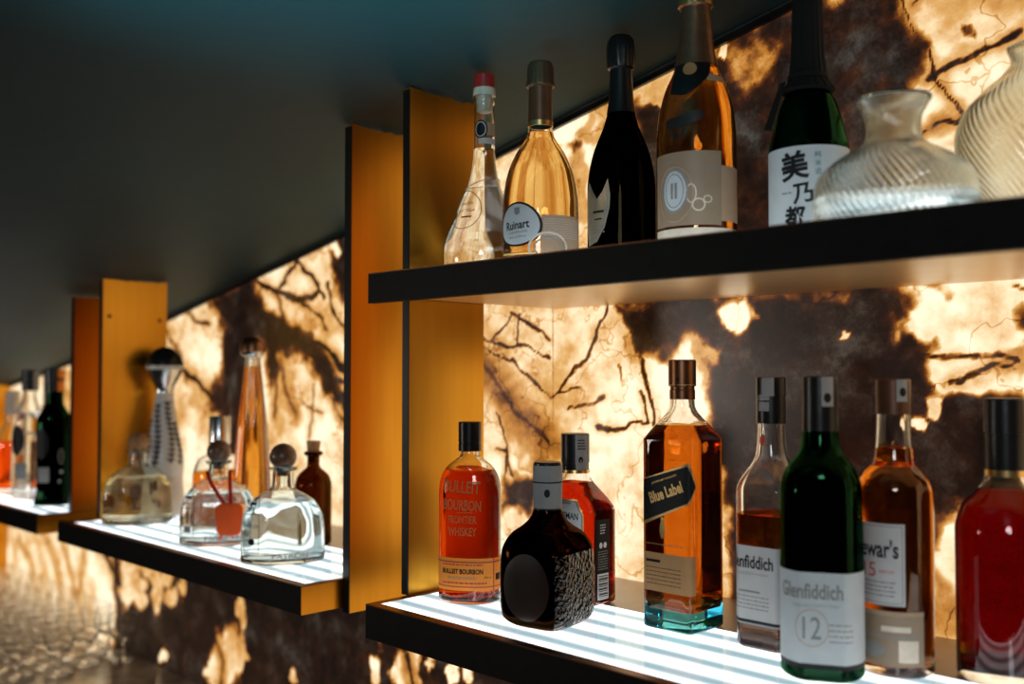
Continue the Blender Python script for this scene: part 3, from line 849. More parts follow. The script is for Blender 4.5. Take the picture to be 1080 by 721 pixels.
decal('label', F, [rect(-5.9, 2.85, 3.3, 11.7, 'beige', 0), rect(2.85, 6.2, 3.8, 10.1, 'tan', 0), rect(-5.9, 6.2, 1.2, 3.0, 'cream', 0), ell(-2.6, 7.3, 1.7, 2.55, 'greyink', 1), ell(-2.6, 7.3, 1.45, 2.25, 'whiteblue', 2), ringshape(-2.6, 7.3, 1.2, 1.95, .1, 'greyink', 3), rect(-3.0, -2.7, 6.4, 8.2, 'greyink', 3), rect(-2.5, -2.2, 6.4, 8.2, 'greyink', 3),
  ringshape(-2.6, 6.9, 2.3, 3.2, .16, 'tan', 1), ringshape(.2, 5.6, .75, .75, .17, 'cream', 1), ringshape(-.6, 6.9, .6, 1.1, .15, 'cream', 1), ringshape(1.2, 6.2, .5, .45, .13, 'cream', 1), T('CRISTAL', 2.2, 1.2, 9.6, 'greyink')], b)

settle(b, (-.617, .900), .947, 33.2)
# sake bottle
xy = (-.474, .880); rz = cam_rz(*xy); b = start('sake_bottle', xy, UZ, rz, 'green sake bottle with a white brush-lettered label and black wrapped neck', 'bottle')
F = Form([(0, 3.4), (.6, 3.74), (9.56, 3.74), (10.94, 3.46), (12.8, 3.01), (14.18, 2.55), (15.57, 1.75), (18.36, 1.38), (23.94, 1.2), (28, 1.2)])
vessel(b, F, 'greenglass', .28, .8)
w = lathe('neck_wrap', [(15.0, 2.2), (15.2, 2.55), (16.2, 1.8), (18.36, 1.55), (23.94, 1.36), (28.8, 1.32), (29.2, 1.2), (29.25, 0)], b, [M['washi']], flute=(17, .05, 15.1, 24))
lathe('cord', [(16.3, 1.6), (16.3, 1.92), (16.7, 1.9), (16.7, 1.6)], w, [M['washi']])
mesh('wrap_tail', [(-.026, -.008, .160), (-.020, -.012, .160), (-.0405, -.004, .118), (-.034, -.012, .115), (-.026, -.006, .161), (-.020, -.010, .161), (-.0415, -.002, .118), (-.035, -.010, .115)], [(0, 1, 3, 2), (4, 6, 7, 5), (0, 2, 6, 4), (1, 5, 7, 3), (2, 3, 7, 6), (0, 4, 5, 1)], w, [M['washi']])
decal('label', F, [rect(-5.9, 5.9, .9, 9.35, 'whiteblue', 0), T('美', 2.7, -1.35, 7.55, 'ink', h=2.7, bold=.03, rot=6), T('乃', 1.9, -.55, 4.95, 'ink', h=1.9, bold=.025, rot=6), T('都', 2.0, -1.3, 2.75, 'ink', h=2.2, bold=.03),
  T('純', .6, .85, 8.5, 'tealink'), T('米', .6, .85, 7.7, 'tealink'), T('酒', .6, .85, 6.9, 'tealink')] + lines(-2.6, -1.6, 4.9, 5.3, 1, 'grey', 1, 2), b)

settle(b, (-.501, .930), 1.057, 29.2)
# ribbed vases
for xy, prof, ratio, lab in (
    ((-.3675, .830), [(0, 6.3), (.62, 6.72), (1.89, 6.93), (3.59, 6.89), (5.29, 6.5), (6.7, 5.3), (7.58, 4.1), (8.3, 3.0), (9.0, 2.45), (9.97, 2.27), (11.25, 2.38), (12.4, 2.85), (13.1, 3.2)], (.96, .96, .84), 'low ribbed glass vase with a flared narrow neck, beside the sake bottle'),
    ((-.296, .985), [(0, 4.0), (1.2, 4.6), (3.5, 5.7), (6.1, 6.9), (9.3, 7.45), (11.5, 6.9), (13.6, 5.2), (15.2, 3.4), (16.4, 2.6), (17.6, 2.9)], (1, 1, 1), 'round ribbed glass vase cut off by the right edge of the photo')):
    b = start('glass_vase', xy, UZ, cam_rz(*xy), lab, 'vase')
    F = Form(prof, base_round=.9, rib=(64, .0075, 560))
    t = .0028; zs = F.levels(0, F.H, 170); rings = [F.ring(z, 480) for z in zs]; inner = []
    F2 = Form(prof, base_round=.9)
    for z in F2.levels(.012, F2.H, 50): inner.append(F2.ring(z, 480, t + max(0, (1 - (z - .012) / .02)) ** 2 * .012 * (z < .032)))
    loft('glass_body', rings + inner[::-1], b, [M['ribglass']], angle=60)
    q = [float(F.radius(F.H, np.array([0.]))[0])][0] * 100
    lathe('rim', [(F.H * 100 - .05, q - .32), (F.H * 100 - .1, q + .02), (F.H * 100 + .12, q + .06), (F.H * 100 + .14, q - .2)], b, [M['ribglass']], 72)
    b.scale = ratio

# ------------------------------------------------------------------ whisky bottles on the lower shelf
def capsule(root, prof, mat, name='cap', stamp=None):
    Fc = Form([(0, prof[1][1])] + [(z + i * 1e-3, r) for i, (z, r) in enumerate(prof[1:])], base_round=0.01)
    o = lathe(name, prof, root, [M[mat]], angle=30)
    if stamp: decal('strip_stamp', Fc, stamp, o)['label'] = 'pale paper strip over the cap'
    return o, Fc

# bourbon flask
xy = (-.915, .841); rz = cam_rz(*xy) - R(14); b = start('whiskey_bottle', xy, LZ, rz, 'red-amber bourbon bottle with embossed lettering and an orange label', 'bottle')
F = Form([(0, 3.7), (.43, 3.84), (13.29, 3.84), (14.69, 3.72), (15.63, 3.43), (16.57, 2.84), (17.28, 2.01), (17.87, 1.25), (18.34, 1.14), (18.8, 1.14), (19.2, 1.2), (20.5, 1.1)], sh_oval(.72), (15.4, 17.6), view_of(xy, rz), .7)
vessel(b, F, 'clear', .28, .9); fill(b, F, 'bourbon', 16.2, .28, .9)
capsule(b, [(18.5, 1.3), (18.5, 1.42), (19.4, 1.42), (19.42, 1.36), (19.6, 1.36), (19.62, 1.42), (22.0, 1.42), (22.1, 1.36), (22.12, .01)], 'satinblack')
decal('label', F, [rect(-4.6, 7, 1.8, 5.7, 'orange', 0), rect(-4.6, 7, 5.15, 5.3, 'redink', 1), rect(-4.6, 7, 2.2, 2.32, 'redink', 1), T('BULLEIT BOURBON', 5.2, -.3, 4.1, 'ink', h=.62, bold=.03), T('FRONTIER WHISKEY', 3.6, -.3, 3.3, 'greyink', h=.34), T('700 ml', .9, 2.85, 3.4, 'ink'),
  rect(3.6, 3.75, 1.8, 5.7, 'redink', 1), rect(4.0, 5.0, 3.0, 3.8, 'ink', 1)] + lines(-2.9, 2.3, 4.7, 5.1, 1, 'redink', 1, 3) + lines(-2.9, 2.9, 2.45, 2.95, 1, 'redink', 1, 4), b)
decal('embossing', F, [T('BULLEIT', 4.6, -.35, 14.3, 'embossed', h=1.5, bold=.02, rot=-3), T('BOURBON', 4.8, -.35, 12.1, 'embossed', h=1.35, bold=.02, rot=-2), T('FRONTIER', 3.6, -.3, 10.35, 'embossed', h=.95, bold=.015), T('WHISKEY', 3.6, -.3, 8.9, 'embossed', h=1.05, bold=.015), rect(-1.0, 1.0, 11.15, 11.25, 'embossed', 0)], b)

# square dark bottle with hammered sides
xy = (-.760, .816); rz = R(9); b = start('whisky_bottle', xy, LZ, rz, 'stout near-black whisky bottle with a hammered glass side', 'bottle')
F = Form([(0, 3.5), (.5, 4.4), (1.4, 5.0), (2.6, 5.2), (6.4, 5.25), (8.5, 5.09), (9.75, 4.56), (10.59, 3.82), (11.12, 2.97), (11.85, 2.12), (12.69, 1.66), (13.74, 1.5), (15, 1.45)], sh_rect(1., 5), (9.6, 12.2), view_of(xy, rz), 1.7)
vessel(b, F, 'royalglass', .3, .9, n=120, mats=[M['royalglass'], M['hammered']], mi=lambda a, z: 1 if z < 8.6 and (abs(a) < R(48) or abs(a - 2 * math.pi) < R(48) or abs(a - math.pi) < R(48)) else 0)
fill(b, F, 'brownglass', 10.8, .3, .9)
decal('label', F, [poly([(3.0 * math.cos(a), 5.0 + 3.6 * math.sin(a)) if True else 0 for a in np.arange(40) * math.pi / 20], 'darklabel', 0)], b)
c, Fc = capsule(b, [(13.0, 1.5), (13.0, 1.6), (15.85, 1.62), (16.0, 1.66), (18.1, 1.56), (18.25, 1.45), (18.27, .01)], 'satinblack', 'cap')
decal('cap_sleeve', Fc, [rect(-1.2, 3.9, 13.2, 17.9, 'grey', 0), ell(.9, 14.9, .32, .45, 'ink', 1), rect(-1.2, 3.9, 16.0, 16.15, 'ink', 1)], c)['label'] = 'grey paper sleeve round the cap'

# tennessee bottle
xy = (-.829, .941); rz = 0.; b = start('whiskey_bottle', xy, LZ, rz, 'deep red whiskey bottle with black barcode side label, behind the hammered bottle', 'bottle')
F = Form([(0, 4.7), (.4, 4.88), (11.3, 4.88), (12.6, 4.15), (13.78, 3.05), (15.0, 2.0), (15.7, 1.68), (16.2, 1.62), (18.5, 1.6)], sh_rect(.52, 8), (12.0, 15.2), view_of(xy, rz), .5)
vessel(b, F, 'clear', .28, .9, n=120); fill(b, F, 'tennessee', 14.6, .28, .9)
capsule(b, [(16.1, 1.6), (16.1, 1.72), (17.0, 1.72), (17.02, 1.79), (20.5, 1.79), (20.6, 1.7), (20.62, .01)], 'satinblack', stamp=[rect(1.3, 3.0, 16.1, 20.5, 'grey', 0), ell(2.0, 17.4, .3, .4, 'ink', 1)] + lines(1.6, 2.7, 18.6, 20.0, 4, 'ink', 1, 6))
lathe('collar', [(15.75, 1.72), (15.75, 1.86), (16.15, 1.82), (16.15, 1.7)], b, [M['gold']])
pl = [(-3.1, 7.6), (3.1, 7.6), (3.55, 8.2), (3.55, 11.0), (2.3, 12.7), (-2.3, 12.7), (-3.55, 11.0), (-3.55, 8.2)]
decal('label', F, [poly(pl, 'goldink', 0), poly([(x * .94, 10.1 + (z - 10.1) * .93) for x, z in pl], 'grey', 1), poly([(x * .9, 10.1 + (z - 10.1) * .88) for x, z in pl], 'whiteblue', 2),
  T('GENTLEMAN', 5.4, 0, 10.7, 'ink', h=.85, bold=.02, lift=1), T('JACK', 2.2, 0, 9.5, 'greyink', h=.7, lift=1), T('Rare Tennessee', 2.6, 0, 8.6, 'greyink', lift=1)], b)
S = 4.55 + 1.85
decal('side_label', F, [rect(S - 1.35, S + 1.3, .6, 10.4, 'ink', 0), rect(S - 1.0, S + 1.0, .8, 3.9, 'whiteink', 1)] + [rect(S - .85, S + .85, .95 + i * .2, .95 + i * .2 + (.06 + .05 * (i % 3)), 'ink', 2) for i in range(14)]
  + [ell(S - .38, 7.3, .3, .36, 'whiteink', 1), ell(S + .4, 7.3, .3, .36, 'whiteink', 1)] + lines(S - .9, S + .9, 4.3, 6.7, 8, 'greyink', 1, 8) + lines(S - .5, S + .5, 8.6, 9.9, 4, 'whiteink', 1, 9), b)

# square blue-label bottle
xy = (-.655, .925); rz = 0.; b = start('whisky_bottle', xy, LZ, rz, 'tall square whisky bottle with a slanted black label and blue-green thick base', 'bottle')
F = Form([(0, 4.25), (.3, 4.33), (20.7, 4.33), (21.5, 3.75), (22.6, 2.75), (23.7, 1.75), (24.4, 1.42), (26, 1.35)], sh_rect(1., 11), (20.4, 23.8), view_of(xy, rz), .35)
vessel(b, F, 'clear', .3, 2.3, n=128, mats=[M['clear'], M['tealglass']], mi=lambda a, z: 1 if z < 2.3 else 0); fill(b, F, 'whisky_deep', 22.3, .3, 2.3, n=128)
c, Fc = capsule(b, [(25.2, 1.3), (25.2, 1.42), (26.2, 1.42), (26.3, 1.36), (26.6, 1.36), (26.7, 1.54), (29.5, 1.54), (29.62, 1.45), (29.63, .01)], 'bronze')
decal('cap_band', Fc, [rect(-3.9, 3.9, 26.65, 26.85, 'goldink', 0), ell(.4, 27.4, .2, .2, 'ink', 0)], c)
q = [(-3.0, 11.3), (3.05, 14.0), (4.1, 15.9), (3.05, 18.4), (-3.0, 16.4)]
ctr = np.mean(q, 0)
decal('label', F, [poly(q, 'goldink', 0), poly([(x if x < -2.9 else ctr[0] + (x - ctr[0]) * .94, ctr[1] + (z - ctr[1]) * .90) for x, z in q], 'ink', 1), T('Blue Label', 4.6, .1, 15.1, 'goldink', h=1.25, bold=.03, rot=20, lift=1), T("JOHNNIE WALKER", 3.6, -.1, 16.5, 'goldink', h=.28, rot=19, lift=1)], b)
decal('lower_label', F, [rect(-3.0, 3.9, 4.2, 8.4, 'copperlabel', 0), rect(-2.6, -.7, 7.35, 7.65, 'ink', 1)] + lines(-2.6, 2.0, 4.8, 7.0, 5, 'ink', 1, 12, .16) + lines(-2.6, 2.6, 9.2, 9.5, 1, 'goldink', 0, 2) + [ell(-.4, 11.0, .35, 1.0, 'goldink', 0), ell(-.4, 12.1, .22, .25, 'goldink', 0)], b)

# amber whisky with the white label, triangular
xy = (-.543, .924); rz = cam_rz(*xy) - R(30); b = start('whisky_bottle', xy, LZ, rz, 'half-full clear whisky bottle with white label, left of the green bottle', 'bottle')
F = Form([(0, 2.8), (.4, 2.96), (16.21, 2.93), (17.68, 2.55), (18.95, 1.88), (19.64, 1.58), (22.88, 1.36), (24, 1.36)], sh_tri(.87), (15.8, 19), view_of(xy, rz), .5)
vessel(b, F, 'clear', .22, 1.0); fill(b, F, 'whisky', 13.6, .22, 1.0)
capsule(b, [(22.9, 1.4), (22.9, 1.5), (25.3, 1.5), (25.32, 1.44), (25.6, 1.44), (25.62, 1.52), (27.55, 1.5), (27.68, 1.42), (27.7, .01)], 'satinblack', stamp=[rect(-.1, 1.1, 25.75, 27.65, 'grey', 0), rect(-.6, .6, 24.2, 25.85, 'grey', 0)])
decal('neck_print', F, [ell(-.2, 21.2, .35, .55, 'redink', 0)], b)
decal('label', F, [rect(-5.4, 4.2, 3.0, 10.5, 'white', 0), T('Glenfiddich', 5.6, -1.0, 8.9, 'ink', h=1.35, bold=.02), T('SINGLE MALT SCOTCH WHISKY', 4.6, -1.0, 7.7, 'grey', h=.22), rect(-2.2, .3, 5.8, 6.0, 'greyink', 1), rect(-5.4, 4.2, 2.55, 3.0, 'grey', 0), rect(-5.4, 4.2, 2.75, 3.05, 'ink', 1)] + lines(-3.2, 1.3, 4.0, 5.6, 4, 'grey', 1, 21, .3), b)

# green bottle
xy = (-.459, .869); rz = cam_rz(*xy); b = start('whisky_bottle', xy, LZ, rz, 'dark green whisky bottle with a pale silvery label, in front of the amber ones', 'bottle')
F = Form([(0, 3.5), (.5, 3.75), (10.0, 3.75), (17.2, 3.68), (18.66, 3.39), (19.55, 2.86), (20.44, 2.1), (21.32, 1.74), (22.9, 1.58), (24, 1.56)], sh_tri(.90), (16.8, 20.2), view_of(xy, rz), .6)
vessel(b, F, 'greenglass', .28, 1.2); fill(b, F, 'whisky_gold', 19.6, .28, 1.2)
capsule(b, [(22.7, 1.55), (22.7, 1.64), (27.7, 1.61), (27.8, 1.5), (27.82, .01)], 'satinblack', stamp=[rect(.15, 1.3, 25.0, 27.75, 'grey', 0), ell(.7, 25.8, .35, .45, 'ink', 1)])
decal('label', F, [rect(-5.6, 5.6, 1.75, 10.0, 'whiteblue', 0), T('Glenfiddich', 5.9, -1.1, 8.3, 'greyink', h=1.4, bold=.02), T('SINGLE MALT SCOTCH WHISKY', 4.2, -.5, 7.0, 'grey', h=.22), T('12', 1.6, -.9, 5.0, 'greyink', h=2.0), ringshape(-.9, 5.0, 1.5, 1.7, .08, 'tan'), rect(-5.6, 5.6, 1.35, 1.8, 'ink', 0)] + lines(.6, 2.8, 3.6, 5.6, 4, 'grey', 1, 22, .25), b)

# amber bottle with script label
xy = (-.416, .931); rz = cam_rz(*xy); b = start('whisky_bottle', xy, LZ, rz, 'amber whisky bottle with a square white label above a beige one', 'bottle')
F = Form([(0, 3.2), (.5, 3.44), (6.69, 3.44), (14.21, 3.49), (17.18, 3.44), (18.08, 3.17), (18.8, 2.63), (19.43, 1.99), (20.4, 1.78), (24.84, 1.52), (25.5, 1.5)])
vessel(b, F, 'clear', .25, 1.0); fill(b, F, 'whisky', 21.0, .25, 1.0)
capsule(b, [(24.2, 1.52), (24.2, 1.6), (27.4, 1.59), (27.53, 1.5), (27.55, .01)], 'brownfoil', stamp=[rect(.3, 1.4, 25.4, 27.5, 'grey', 0), ell(.9, 26.3, .32, .42, 'ink', 1)])
decal('label', F, [rect(-5.2, .85, 6.7, 14.2, 'white', 0), frame(-5.0, .65, 6.9, 14.0, .07, 'grey'), T("Dewar's", 4.6, -2.0, 11.9, 'ink', h=1.7, bold=.02), T('15', 1.3, -2.4, 9.9, 'redink', h=1.3), T('YEARS OLD', 1.4, -.8, 9.8, 'redink', h=.3)] + lines(-4.2, 0, 7.4, 9.0, 4, 'greyink', 1, 31, .3), b)
decal('lower_label', F, [rect(-5.4, 2.6, 1.2, 6.2, 'beige', 0), rect(-5.4, 2.6, 5.8, 6.2, 'tan', 1), ell(-2.2, 2.6, 1.2, .7, 'greyink', 1), rect(.2, 2.0, 1.6, 3.6, 'cream', 1), rect(-1.3, 1.3, 4.35, 4.85, 'cream', 1)] + lines(-4.5, 1.8, 3.6, 4.2, 1, 'greyink', 1, 33), b)

# crimson bottle
xy = (-.331, .977); rz = cam_rz(*xy); b = start('liqueur_bottle', xy, LZ, rz, 'crimson liqueur bottle with a black cap, cut off by the right edge of the photo', 'bottle')
F = Form([(0, 4.2), (.6, 4.4), (13.57, 4.4), (14.87, 4.14), (16.01, 3.7), (17.06, 2.82), (18.1, 1.94), (18.8, 1.7), (21, 1.6)])
vessel(b, F, 'clear', .28, 1.3); fill(b, F, 'redliquid', 17.4, .28, 1.3)
capsule(b, [(19.2, 1.66), (19.2, 1.78), (22.3, 1.78), (22.35, 1.72), (22.5, 1.72), (22.55, 1.8), (25.6, 1.76), (25.78, 1.65), (25.8, .01)], 'satinblack')
lathe('collar', [(18.6, 1.72), (18.6, 1.84), (19.2, 1.84), (19.2, 1.7)], b, [M['gold']])

# ------------------------------------------------------------------ left shelf
def squat(xy, turn, label, liquid, level, prof, ball, prints, stop_mat='darkcork', front=None):
    rz = cam_rz(*xy) + turn
    b = start('tequila_bottle', xy, LZ, rz, label, 'bottle')
    F = Form(prof, sh_oct(.66), (8.9, 11.0), view_of(xy, rz), .9)
    vessel(b, F, 'clear_blue', .38, 1.0, n=128); fill(b, F, liquid, level, .38, 1.0, n=128)
    zn, r0 = ball
    lathe('lip', [(zn - .5, 1.35), (zn - .35, 1.95), (zn - .1, 2.12), (zn + .15, 1.95), (zn + .2, 1.2)], b, [M['clear_blue']])
    st = [(zn - 1.2, .9), (zn + .2, .95), (zn + .22, 1.3)]
    for i in range(1, 15):
        a = -math.pi / 2 + .75 + (math.pi - .75) * i / 14
        st.append((zn + .1 + r0 * .78 + r0 * math.sin(a), r0 * math.cos(a)))
    lathe('stopper', st, b, [M[stop_mat]], 40, angle=60)
    decal('etching', F, prints, b)
    if front: decal('embossing', F, front, b)
    return b, F
etch = [frame(-6.0, -3.7, 8.3, 9.7, .1, 'ink'), rect(-5.6, -4.1, 8.8, 9.2, 'ink', 1), frame(-6.1, -3.6, 2.0, 7.6, .1, 'ink'), T('PATRÓN', 2.1, -4.85, 5.9, 'ink', h=.7), ell(-4.85, 3.6, .5, .5, 'ink', 0)]
emb = [T('PATRÓN', 5.2, .9, 1.6, 'greyink', h=1.0, bold=.02)]  # relief shade of the raised glass letters put in as grey colour
P0 = [(0, 5.9), (.7, 6.2), (4.56, 6.14), (6.68, 5.86), (8.38, 5.14), (9.52, 4.14), (10.51, 2.57), (10.93, 1.82), (11.6, 1.66), (13.4, 1.6), (13.7, 1.6)]
squat((-1.304, .818), R(3), 'clear squat tequila bottle with a dark ball stopper, nearest the tall brass uprights', 'spirit', 9.0, P0, (14.0, 2.0), etch, front=emb)
b, F = squat((-1.516, .828), R(-6), 'clear squat tequila bottle wearing an orange tag on a red ribbon', 'spirit', 8.6, [(z, w * .99) for z, w in P0], (13.6, 1.95), [frame(-5.9, -3.6, 7.0, 9.0, .1, 'ink'), frame(-6.0, -3.5, 1.6, 6.4, .1, 'ink'), rect(-5.5, -4.0, 7.8, 8.2, 'ink', 1), T('PATRÓN', 2.0, -4.75, 5.0, 'ink', h=.7), rect(-5.4, -4.1, 2.4, 3.4, 'greyink', 1)], front=emb)
# the tag: a bevelled leather plate and ribbon hung round this bottle's neck
yF = float(-F.radius(.05, np.array([-math.pi / 2]))[0]) - .004
tg = [(-.011, .0), (.011, .0), (.0155, .006), (.0165, .034), (.012, .040), (-.012, .040), (-.0165, .034), (-.0155, .006)]
bm = bmesh.new(); vv = [bm.verts.new((x * 1.3 + .022, yF, z * 1.3 + .020)) for x, z in tg]; f0 = bm.faces.new(vv)
ex = bmesh.ops.extrude_face_region(bm, geom=[f0]); bmesh.ops.translate(bm, vec=(0, -.003, 0), verts=[v for v in ex['geom'] if isinstance(v, bmesh.types.BMVert)])
bmesh.ops.recalc_face_normals(bm, faces=bm.faces[:]); bmesh.ops.bevel(bm, geom=bm.edges[:], offset=.0006, segments=2, affect='EDGES')
me = bpy.data.meshes.new('tag'); bm.to_mesh(me); bm.free(); tag = link('tag', me, b, [M['orangetag']], True, 40); tag['label'] = 'orange leather tag'
def strap(name, pts, w, mat, parent, th_=.0006):
    vs = []; fs = []
    for i, p in enumerate(pts):
        a = Vector(pts[max(0, i - 1)]); c2 = Vector(pts[min(len(pts) - 1, i + 1)])
        d = (c2 - a).normalized(); s = d.cross(Vector((0, -1, 0)))
        s = (s.normalized() if s.length > .05 else Vector((1, 0, 0))) * w / 2
        nrm = s.cross(d).normalized() * th_
        vs += [Vector(p) - s - nrm, Vector(p) + s - nrm, Vector(p) + s + nrm, Vector(p) - s + nrm]
    for i in range(len(pts) - 1):
        for k in range(4): fs.append((4 * i + k, 4 * i + (k + 1) % 4, 4 * i + 4 + (k + 1) % 4, 4 * i + 4 + k))
    fs += [(0, 3, 2, 1), tuple(4 * (len(pts) - 1) + k for k in range(4))]
    return mesh(name, vs, fs, parent, [M[mat]])
for sx in (-1, 1):
    pts = [(sx * .018, -.006, .120), (sx * .017 + .002, -.016, .113), (sx * .014 + .007, -.029, .100), (sx * .010 + .013, yF + .006, .086), (.020 + sx * .004, yF - .003, .068)]
    strap('ribbon', pts, .0058, 'redribbon', tag)
strap('tag_tassel', [(.012, yF - .002, .028), (.010, yF - .002, .021), (.006, yF - .001, .013)], .004, 'orangetag', tag)
strap('tag_tassel', [(.026, yF - .002, .028), (.027, yF - .002, .020), (.028, yF - .001, .015)], .003, 'orangetag', tag)

squat((-1.833, .835), R(0), 'squat bottle of tan tequila with a cork ball stopper', 'repo', 8.7, [(z, w * 1.01) for z, w in P0], (13.6, 1.95),
  [ell(-.6, 6.3, .9, 1.0, 'brownfoil', 0), rect(-.9, -.3, 3.4, 5.4, 'brownfoil', 0), rect(-1.5, .6, 3.0, 3.3, 'brownfoil', 0), rect(2.0, 2.5, 5.6, 8.0, 'brownfoil', 0), rect(2.6, 3.4, 6.4, 8.2, 'brownfoil', 0), rect(2.4, 3.9, 4.3, 4.6, 'brownfoil', 0), rect(3.6, 4.0, 3.2, 4.6, 'brownfoil', 0), frame(-6.6, -4.6, 6.5, 8.4, .12, 'brownfoil'), T('PATRÓN', 2.0, -5.4, 5.4, 'brownfoil', h=.7), frame(-6.6, -4.4, 3.0, 4.6, .12, 'brownfoil'), ringshape(-2.8, 6.0, .5, 1.6, .12, 'brownfoil')], 'cork')

# brown apothecary bottle
xy = (-1.399, .935); rz = cam_rz(*xy) + R(12); b = start('tequila_bottle', xy, LZ, rz, 'brown apothecary bottle with a cork, tucked behind the clear ball-stoppered bottle', 'bottle')
F = Form([(0, 2.85), (.4, 2.99), (9.69, 2.99), (11.1, 2.67), (12.03, 1.89), (12.66, 1.15), (13.2, 1.0), (14.5, 1.0), (14.65, 1.4), (14.95, 1.58), (15.3, 1.45)], base_round=.5)
vessel(b, F, 'brownglass', .25, .7); fill(b, F, 'spirit', 10.6, .25, .7)
lathe('stopper', [(13.6, .75), (15.3, .82), (15.32, 1.0), (17.0, 1.18), (17.03, 1.1), (17.03, 0)], b, [M['cork']])

# white decanter with painted body and dark dome stopper
xy = (-1.893, .914)
rz = cam_rz(*xy); b = start('tequila_decanter', xy, LZ, rz, 'tall white ceramic decanter with dark painted leaves and a black dome stopper', 'bottle')
F = Form([(0, 4.0), (1.0, 4.2), (3.2, 4.1), (5.2, 3.9), (7.6, 3.75), (9.3, 3.9), (11.0, 3.85), (15.1, 3.2), (19, 2.45), (21.05, 2.1), (23.4, 1.75), (24.3, 1.68)], base_round=.5)
loft('ceramic_body', [F.ring(z, 72) for z in F.levels(0, F.H)], b, [M['lilac'], M['ceramic']], angle=50, mi=lambda a, i, L: 1 if i > L * .38 else 0)
lv = []
for (x0, z0_, x1, z1_, nn) in ((-1.7, 10.5, -1.0, 21.5, 12), (1.4, 11.0, 1.0, 22.0, 12), (-4.2, 10.5, -3.0, 18.5, 9), (3.6, 10.5, 2.6, 18, 8)):
    for i in range(nn):
        u = i / (nn - 1); x = x0 + (x1 - x0) * u + .35 * math.sin(u * 5); z = z0_ + (z1_ - z0_) * u
        for s in (-1, 1):
            lv.append(poly([(x, z - .1), (x + s * .5, z + .05), (x + s * .85, z + .62), (x + s * .3, z + .6)], 'ceramicink', 0))
        lv.append(rect(x - .12, x + .12, z - .5, z + .8, 'ceramicink', 0))
decal('painting', F, lv, b, step=.004)
st = lathe('stopper', [(23.6, 1.2), (24.3, 1.75), (24.9, 1.7), (25.6, 1.85), (26.8, 2.5), (28.2, 3.2), (29.2, 3.45)], b, [M['silver']], 56)
lathe('stopper_band', [(28.95, 3.3), (29.0, 3.58), (29.75, 3.62), (29.75, 3.3)], st, [M['ceramic']], 56)
lathe('stopper_dome', [(29.76, 3.3), (29.76, 3.66), (30.4, 3.6), (31.4, 3.2), (32.3, 2.55), (33.0, 1.75), (33.4, .9), (33.55, 0)], st, [M['black']], 56, angle=60)

# tall slim bottle
xy = (-1.610, .945); rz = cam_rz(*xy); b = start('tequila_bottle', xy, LZ, rz, 'tall slim amber bottle tapering to a silver-capped top', 'bottle')
F = Form([(0, 3.3), (.6, 3.45), (8.9, 3.25), (17.98, 2.62), (27.09, 1.7), (31.2, 1.32), (31.8, 1.3)], sh_tri(.88), (20, 30), view_of(xy, rz), .6, rib=(9, .035, 0))
vessel(b, F, 'clear', .25, 1.2); fill(b, F, 'whisky_gold', 29.5, .25, 1.2)
st = lathe('cap', [(31.1, 1.0), (31.1, 1.55), (31.5, 2.05), (32.4, 2.2), (33.4, 2.2), (34.2, 1.85), (34.6, 1.2), (34.75, 0)], b, [M['silver']], angle=60)
lathe('cap_top', [(32.0, 2.0), (32.1, 2.23), (33.5, 2.23), (34.3, 1.85), (34.7, 1.15), (34.82, 0)], st, [M['bronze']], angle=60)

# bottle with plain grey cap
xy = (-1.700, .930); rz = cam_rz(*xy); b = start('tequila_bottle', xy, LZ, rz, 'short amber bottle with a plain grey cylinder cap, half hidden behind the tagged bottle', 'bottle')
F = Form([(0, 4.5), (.6, 4.8), (9.0, 4.8), (10.8, 4.5), (12.6, 3.5), (13.6, 1.8), (14.4, 1.5), (16, 1.45)])
vessel(b, F, 'clear', .28, 1.0); fill(b, F, 'whisky', 10.0, .28, 1.0)
lathe('cap', [(15.1, 1.5), (15.1, 1.95), (20.1, 1.95), (20.25, 1.85), (20.25, 0)], b, [M['silver']])

# ------------------------------------------------------------------ far shelf
xy = (-2.224, .825); rz = cam_rz(*xy); b = start('liqueur_bottle', xy, LZ, rz, 'very dark green bottle with a flared foot, nearest the upright on the far shelf', 'bottle')
F = Form([(0, 3.75), (.42, 3.9), (1.6, 3.55), (3.2, 3.36), (8.58, 3.39), (17.2, 3.62), (18.79, 3.28), (20.42, 2.46), (21.86, 1.8), (24.31, 1.75), (26, 1.7)], sh_oct(.8), (16.5, 21), view_of(xy, rz), .5)
vessel(b, F, 'darkgreenglass', .3, .9); fill(b, F, 'blackglass', 18.9, .3, .9)
capsule(b, [(24.3, 1.8), (24.3, 2.0), (26.6, 2.0), (26.62, 1.92), (26.8, 1.92), (26.82, 2.06), (28.9, 2.05), (29.03, 1.95), (29.05, .01)], 'satinblack', stamp=[rect(.5, 3.0, 24.4, 29.0, 'orange', 0)])
decal('label', F, [ell(-2.6, 13.2, 1.6, 3.2, 'ink', 0), rect(-3.3, -.9, 5.0, 8.2, 'grey', 0), ell(1.5, 7.2, .35, .35, 'grey', 0), ell(1.2, 5.2, .25, .35, 'grey', 0), ringshape(1.4, 10.5, .5, 1.6, .14, 'grey')], b)

